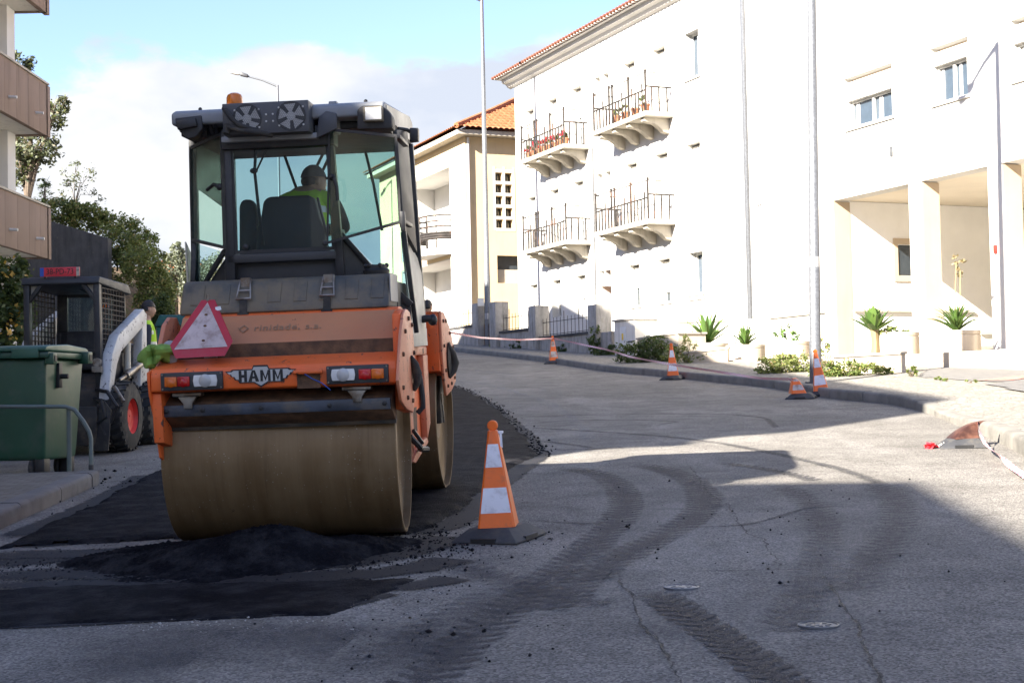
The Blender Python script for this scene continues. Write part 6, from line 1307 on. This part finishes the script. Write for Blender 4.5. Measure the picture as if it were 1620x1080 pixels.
# warning triangle plate leaning in the trough
def tri():
    y0, y1, z0, z1 = -.80, -.56, 1.208, 1.565
    def q(x, z, o=0): s_ = (z-z0)/(z1-z0); return Vector((x, y0+(y1-y0)*s_-o, z+o*.5))
    o_ = [(-.385,1.555),(-.33,1.555),(-.178,1.30),(-.205,1.212),(-.505,1.212),(-.548,1.30)]
    o_ = [(-.40,1.560),(-.315,1.560),(-.168,1.298),(-.205,1.214),(-.508,1.210),(-.555,1.290)]
    mb = MB(); mb.slab([q(x,z) for x, z in o_], (0,.008,.004)); t_ = P('warning_triangle', mb, 'red')
    mb = MB(); mb.poly([q(x,z,.0022) for x, z in ((-.357,1.548),(-.195,1.268),(-.525,1.262))]); P('triangle_field', mb, 'pinkwhite', t_)
    for x, z in ((-.355,1.47),(-.352,1.40),(-.350,1.31)): mb = MB(); c = q(x,z,.003); mb.ball(c, .011,.005,.008, 8, 5); P('rivet', mb, 'rust', t_)
    mb = MB(); mb.poly([q(x,z,.0026) for x, z in ((-.305,1.515),(-.272,1.52),(-.262,1.498),(-.285,1.492),(-.30,1.50))]); P('torn_patch', mb, 'offwhite', t_)
    mb = MB(); mb.tube([(-.36,-.56,1.55),(-.36,-.56,1.60)], .008, 6); mb.box(-.40,-.32,-.55,-.53,1.2,1.5); P('triangle_bracket', mb, 'bare', t_)
tri()
# lime rag on the bumper corner
W_ = lambda x, y, z: RM @ Vector((x,y,z))
t = thing('rag', 'crumpled lime green and grey work glove bundle on the roller bumper', 'rag', W_(-.62,-.66,1.20)); t.rotation_euler = RM.to_euler()
def crumple(name, c, s_, mat, seed, k=.35):
    mb = MB(); mb.ball(c, *s_, 22, 16); r = np.random.default_rng(seed); V = np.array(mb.v)
    for f_ in range(8):
        d = r.normal(size=3)*28; V += (V-np.array(c))*(k*.28*np.sin(V@d+r.uniform(0,6))[:,None])
    mb.v = [tuple(q) for q in V]; return mb.build(name, mt[mat], t)
crumple('lime_cloth', (-.03,-.02,.050), (.072,.065,.062), 'limecloth', 1, .75); crumple('lime_fold', (-.085,-.04,.02), (.04,.035,.045), 'limecloth', 2, .8); crumple('lime_fold', (-.06,-.06,-.02), (.035,.03,.06), 'limecloth', 5, .8); crumple('grey_cuff', (.045,0,.048), (.045,.06,.062), 'greycloth', 3, .35)
# operator
J = dict(pelvis=(0,0,0),waist=(0,.0,.18),chest=(.0,.01,.35),neckb=(0,.03,.50),neck=(0.01,.05,.555),shL=(-.19,.03,.46),shR=(.19,.03,.46),elL=(-.27,.22,.25),elR=(.25,.24,.25),wrL=(-.16,.42,.28),wrR=(.12,.44,.28),hpL=(-.10,.06,-.02),hpR=(.10,.06,-.02),knL=(-.13,.46,.0),knR=(.13,.46,0),anL=(-.13,.50,-.27),anR=(.13,.50,-.27),foot=(0,.10,-.02))
op = person('roller operator in lime vest and grey cap looking to the right', W_(.02,.80,1.855), 0, J, Vector((.055,.075,.615)), rad(-55), 'capgrey'); op.rotation_euler = RM.to_euler(); op.scale = (.95,.95,.93)

# ------------------------------------------------------------------ compact loader facing the viewer (local -y towards the viewer)
lo = thing('compact_loader', 'white and black compact skid steer loader with red wheel hubs, parked behind the bin', 'loader', (-5.43,17.5,zg(-5.2,17.8)), rad(-3))
def Q(name, mb, mat, par=None, bevel=0, **k): return mb.build(name, mt[mat], par if par is not None else lo, bevel, **k)
for x in (-.62,.62):
    for y in (.0,1.1):
        mb = MB(); mb.lathe([(.225,-.10),(.22,-.15),(.37,-.15),(.42,-.12),(.425,0),(.42,.12),(.37,.15),(.22,.15),(.225,.10)], (x,y,.42), 'x', 40, False)
        for k in range(22):
            a = k*2*math.pi/22; c, s = math.cos(a), math.sin(a)
            for sd, off in ((-1,0),(1,.14)):
                c2, s2 = math.cos(a+off), math.sin(a+off); c3, s3 = math.cos(a+off+.12), math.sin(a+off+.12)
                p0 = [(x+sd*.15, y+.40*c2, .42+.40*s2),(x+sd*.15, y+.40*c3, .42+.40*s3),(x+sd*.01, y+.42*math.cos(a+off+.25), .42+.42*math.sin(a+off+.25)),(x+sd*.01, y+.42*math.cos(a+off+.13), .42+.42*math.sin(a+off+.13))]
                p1 = [(q[0], y+(q[1]-y)*1.065, .42+(q[2]-.42)*1.065) for q in p0]; mb.add(p0+p1, [(0,1,2,3),(4,5,6,7),(0,1,5,4),(1,2,6,5),(2,3,7,6),(3,0,4,7)])
        w_ = Q('wheel', mb, 'rubber', None, 0, ang=40); mb = MB(); s = 1 if x > 0 else -1
        mb.lathe([(.225,s*.10),(.215,s*.14),(.19,s*.09),(.10,s*.06),(.09,s*.10),(.01,s*.10)], (x,y,.42), 'x', 28, False); Q('rim', mb, 'markred', w_)
mb = MB(); mb.prism([(-.25,.28),(-.25,.75),(.1,.95),(1.5,1.05),(1.65,.8),(1.6,.25)], 'x', -.45, .45); Q('chassis', mb, 'grime', None, .02)
mb = MB(); mb.box(-.48,.48,1.0,1.6,.9,1.35); Q('engine_cover', mb, 'whitemetal', None, .04)
# cab cage
def lb(name, a, b, wx, wy, mat='black', bev=.008):
    a, b = Vector(a), Vector(b); d = (b-a).normalized(); sx = Vector((0,1,0)).cross(d) if abs(d.y) < .9 else Vector((1,0,0)); sx = (sx-d*sx.dot(d)).normalized(); sy = d.cross(sx); mb = MB()
    mb.slab([a-sx*wx/2-sy*wy/2, a+sx*wx/2-sy*wy/2, a+sx*wx/2+sy*wy/2, a-sx*wx/2+sy*wy/2], b-a); return Q(name, mb, mat, None, bev)
for s in (-1,1): lb('cab_post', (s*.44,-.25,.75), (s*.43,-.28,2.08), .075, .09); lb('cab_post', (s*.43,.75,.9), (s*.40,.72,2.02), .06, .08); lb('cab_brace', (s*.42,-.28,1.82),(s*.24,-.28,2.06), .05, .05)
mb = MB(); mb.prism([(-.36,2.05),(-.33,2.12),(.75,2.10),(.85,2.02),(.85,1.97),(-.36,2.03)], 'x', -.48, .48); cr_ = Q('cab_roof', mb, 'darkgrey', None, .03, seg=3)
for s in (-1,1): mb = MB(); mb.prism([(s*.40,1.87),(s*.40,2.03),(s*.27,2.03)], 'y', -.26, -.25); Q('corner_light', mb, 'pale_conc')
mb = MB(); mb.box(-.42,.42,.70,.74,.9,1.5); Q('seat_back_wall', mb, 'blackp', None, .01); gl = MB(); gl.box(-.36,.36,.715,.722,1.5,2.0); Q('rear_window', gl, 'cabglass', None, 0, smooth=False); fr = MB()
for q in ((-.42,-.30,.69,.735,1.5,2.0),(.30,.42,.69,.735,1.5,2.0),(-.30,.30,.69,.735,1.94,2.0)): fr.box(*q)
Q('rear_window_frame', fr, 'black', None, .01)
for s in (-1,1):
    mb = MB(); x = s*.455
    for i in range(9): y = -.2+i*.105; mb.box(x-.007,x+.007,y,y+.012,1.22,2.0)
    for i in range(13): z = 1.24+i*.062; mb.box(x-.0065,x+.0065,-.2,.66,z,z+.012)
    Q('side_mesh', mb, 'grime', None, 0, smooth=False)
    mb = MB(); mb.box(s*.45-.012,s*.45+.012,-.25,.75,.75,1.22); Q('side_panel', mb, 'black')
mb = MB(); mb.box(-.30,.30,.30,.62,1.0,1.12); mb.prism([(.55,1.1),(.62,1.1),(.68,1.5),(.60,1.52)], 'x', -.28, .28); Q('seat', mb, 'blackp', None, .03); mb = MB(); mb.tube([(-.38,-.05,1.2),(-.15,-.1,1.23),(.15,-.1,1.23),(.38,-.05,1.2)], .035, 8); Q('safety_bar', mb, 'grime')
mb = MB(); mb.prism([(.20,1.80),(.245,1.87),(.29,1.80)], 'y', .55, .58); Q('orange_triangle', mb, 'amberlens'); mb = MB(); mb.tube([(.05,.1,2.02),(.18,.4,1.92),(.25,.56,1.86)], .008, 5); Q('cable', mb, 'ink')
for s in (-1,1):
    mb = MB(); mb.lathe([(.05,-.33),(.05,-.26)], (s*.43,0,1.02), 'y', 14); Q('head_lamp', mb, 'whitelens' if s < 0 else 'grime', None)
    mb = MB(); mb.prism([(1.14,1.74),(1.02,1.80),(.02,1.42),(-.22,1.18),(-.36,.70),(-.38,.52),(-.26,.52),(-.20,.74),(-.04,1.06),(.12,1.22),(1.08,1.60)], 'x', s*.53-.062, s*.53+.062); Q('lift_arm', mb, 'whitemetal', None, .012)
    mb = MB(); mb.prism([(1.00,1.77),(1.16,1.75),(1.14,.75),(.86,.75)], 'x', s*.53-.058, s*.53+.058); Q('arm_tower', mb, 'whitemetal', None, .012)
    mb = MB(); mb.tube([(s*.56,.35,.92),(s*.56,.95,1.08)], .05, 12); mb.tube([(s*.56,.1,.86),(s*.56,.4,.93)], .028, 10); Q('lift_cylinder', mb, 'bare')
    mb = MB(); mb.tube([(s*.52,.55,.9),(s*.52,.55,1.35)], .045, 12); Q('tilt_cylinder', mb, 'cream')
mb = MB(); mb.box(-.55,.50,-.52,-.38,.08,.55); Q('attachment_plate', mb, 'grime', None, .02)
mb = MB(); mb.slab([(.40,-.50,.02),(.66,-.62,.02),(.66,-.50,.50),(.56,-.46,.62),(.48,-.45,.58)], (0,.04,0)); Q('mud_flap', mb, 'rubber', None, .006)
for k, pts in enumerate((((.42,-.30,.75),(.62,-.50,.72),(.74,-.52,.55),(.66,-.5,.36),(.48,-.45,.30)), ((.40,-.30,.65),(.55,-.5,.60),(.60,-.52,.42),(.5,-.5,.35)), ((.45,-.42,.5),(.62,-.55,.2),(.66,-.55,.12),(.5,-.5,.16)))): mb = MB(); mb.tube(pts, .024, 8); Q('hydraulic_hose', mb, 'ink')
mb = MB(); mb.tube([(.66,-.36,.78),(.80,-.45,.60)], .022, 8); mb.lathe([(.05,0),(.05,.07)], (.44,-.36,1.08), 'y', 12); mb.box(.39,.50,-.38,-.30,.96,1.03); Q('coupler', mb, 'bare')
# registration plate on the cab roof
mb = MB(); mb.box(-.245,.245,-.36,-.345,2.125,2.235); pl_ = Q('registration_plate', mb, 'platered', None, .004); mb = MB(); mb.box(-.243,-.195,-.363,-.3605,2.128,2.232); Q('plate_band', mb, 'eublue', pl_); mb = MB(); mb.box(.205,.243,-.363,-.3605,2.128,2.232); Q('plate_band', mb, 'pale_conc', pl_)
text('plate_number', '38-PD-73', .098, mt['ink'], pl_, frame((.003,-.362,2.180),(1,0,0),(0,0,1),(0,-1,0)), .0006, .0004, .9); text('plate_number', '09', .035, mt['ink'], pl_, frame((.224,-.3636,2.195),(1,0,0),(0,0,1),(0,-1,0)), .0004, .0, .9)
mb = MB(); mb.box(-.2,-.17,-.345,-.32,2.1,2.2); mb.box(.17,.2,-.345,-.32,2.1,2.2); Q('plate_bracket', mb, 'ink', pl_)
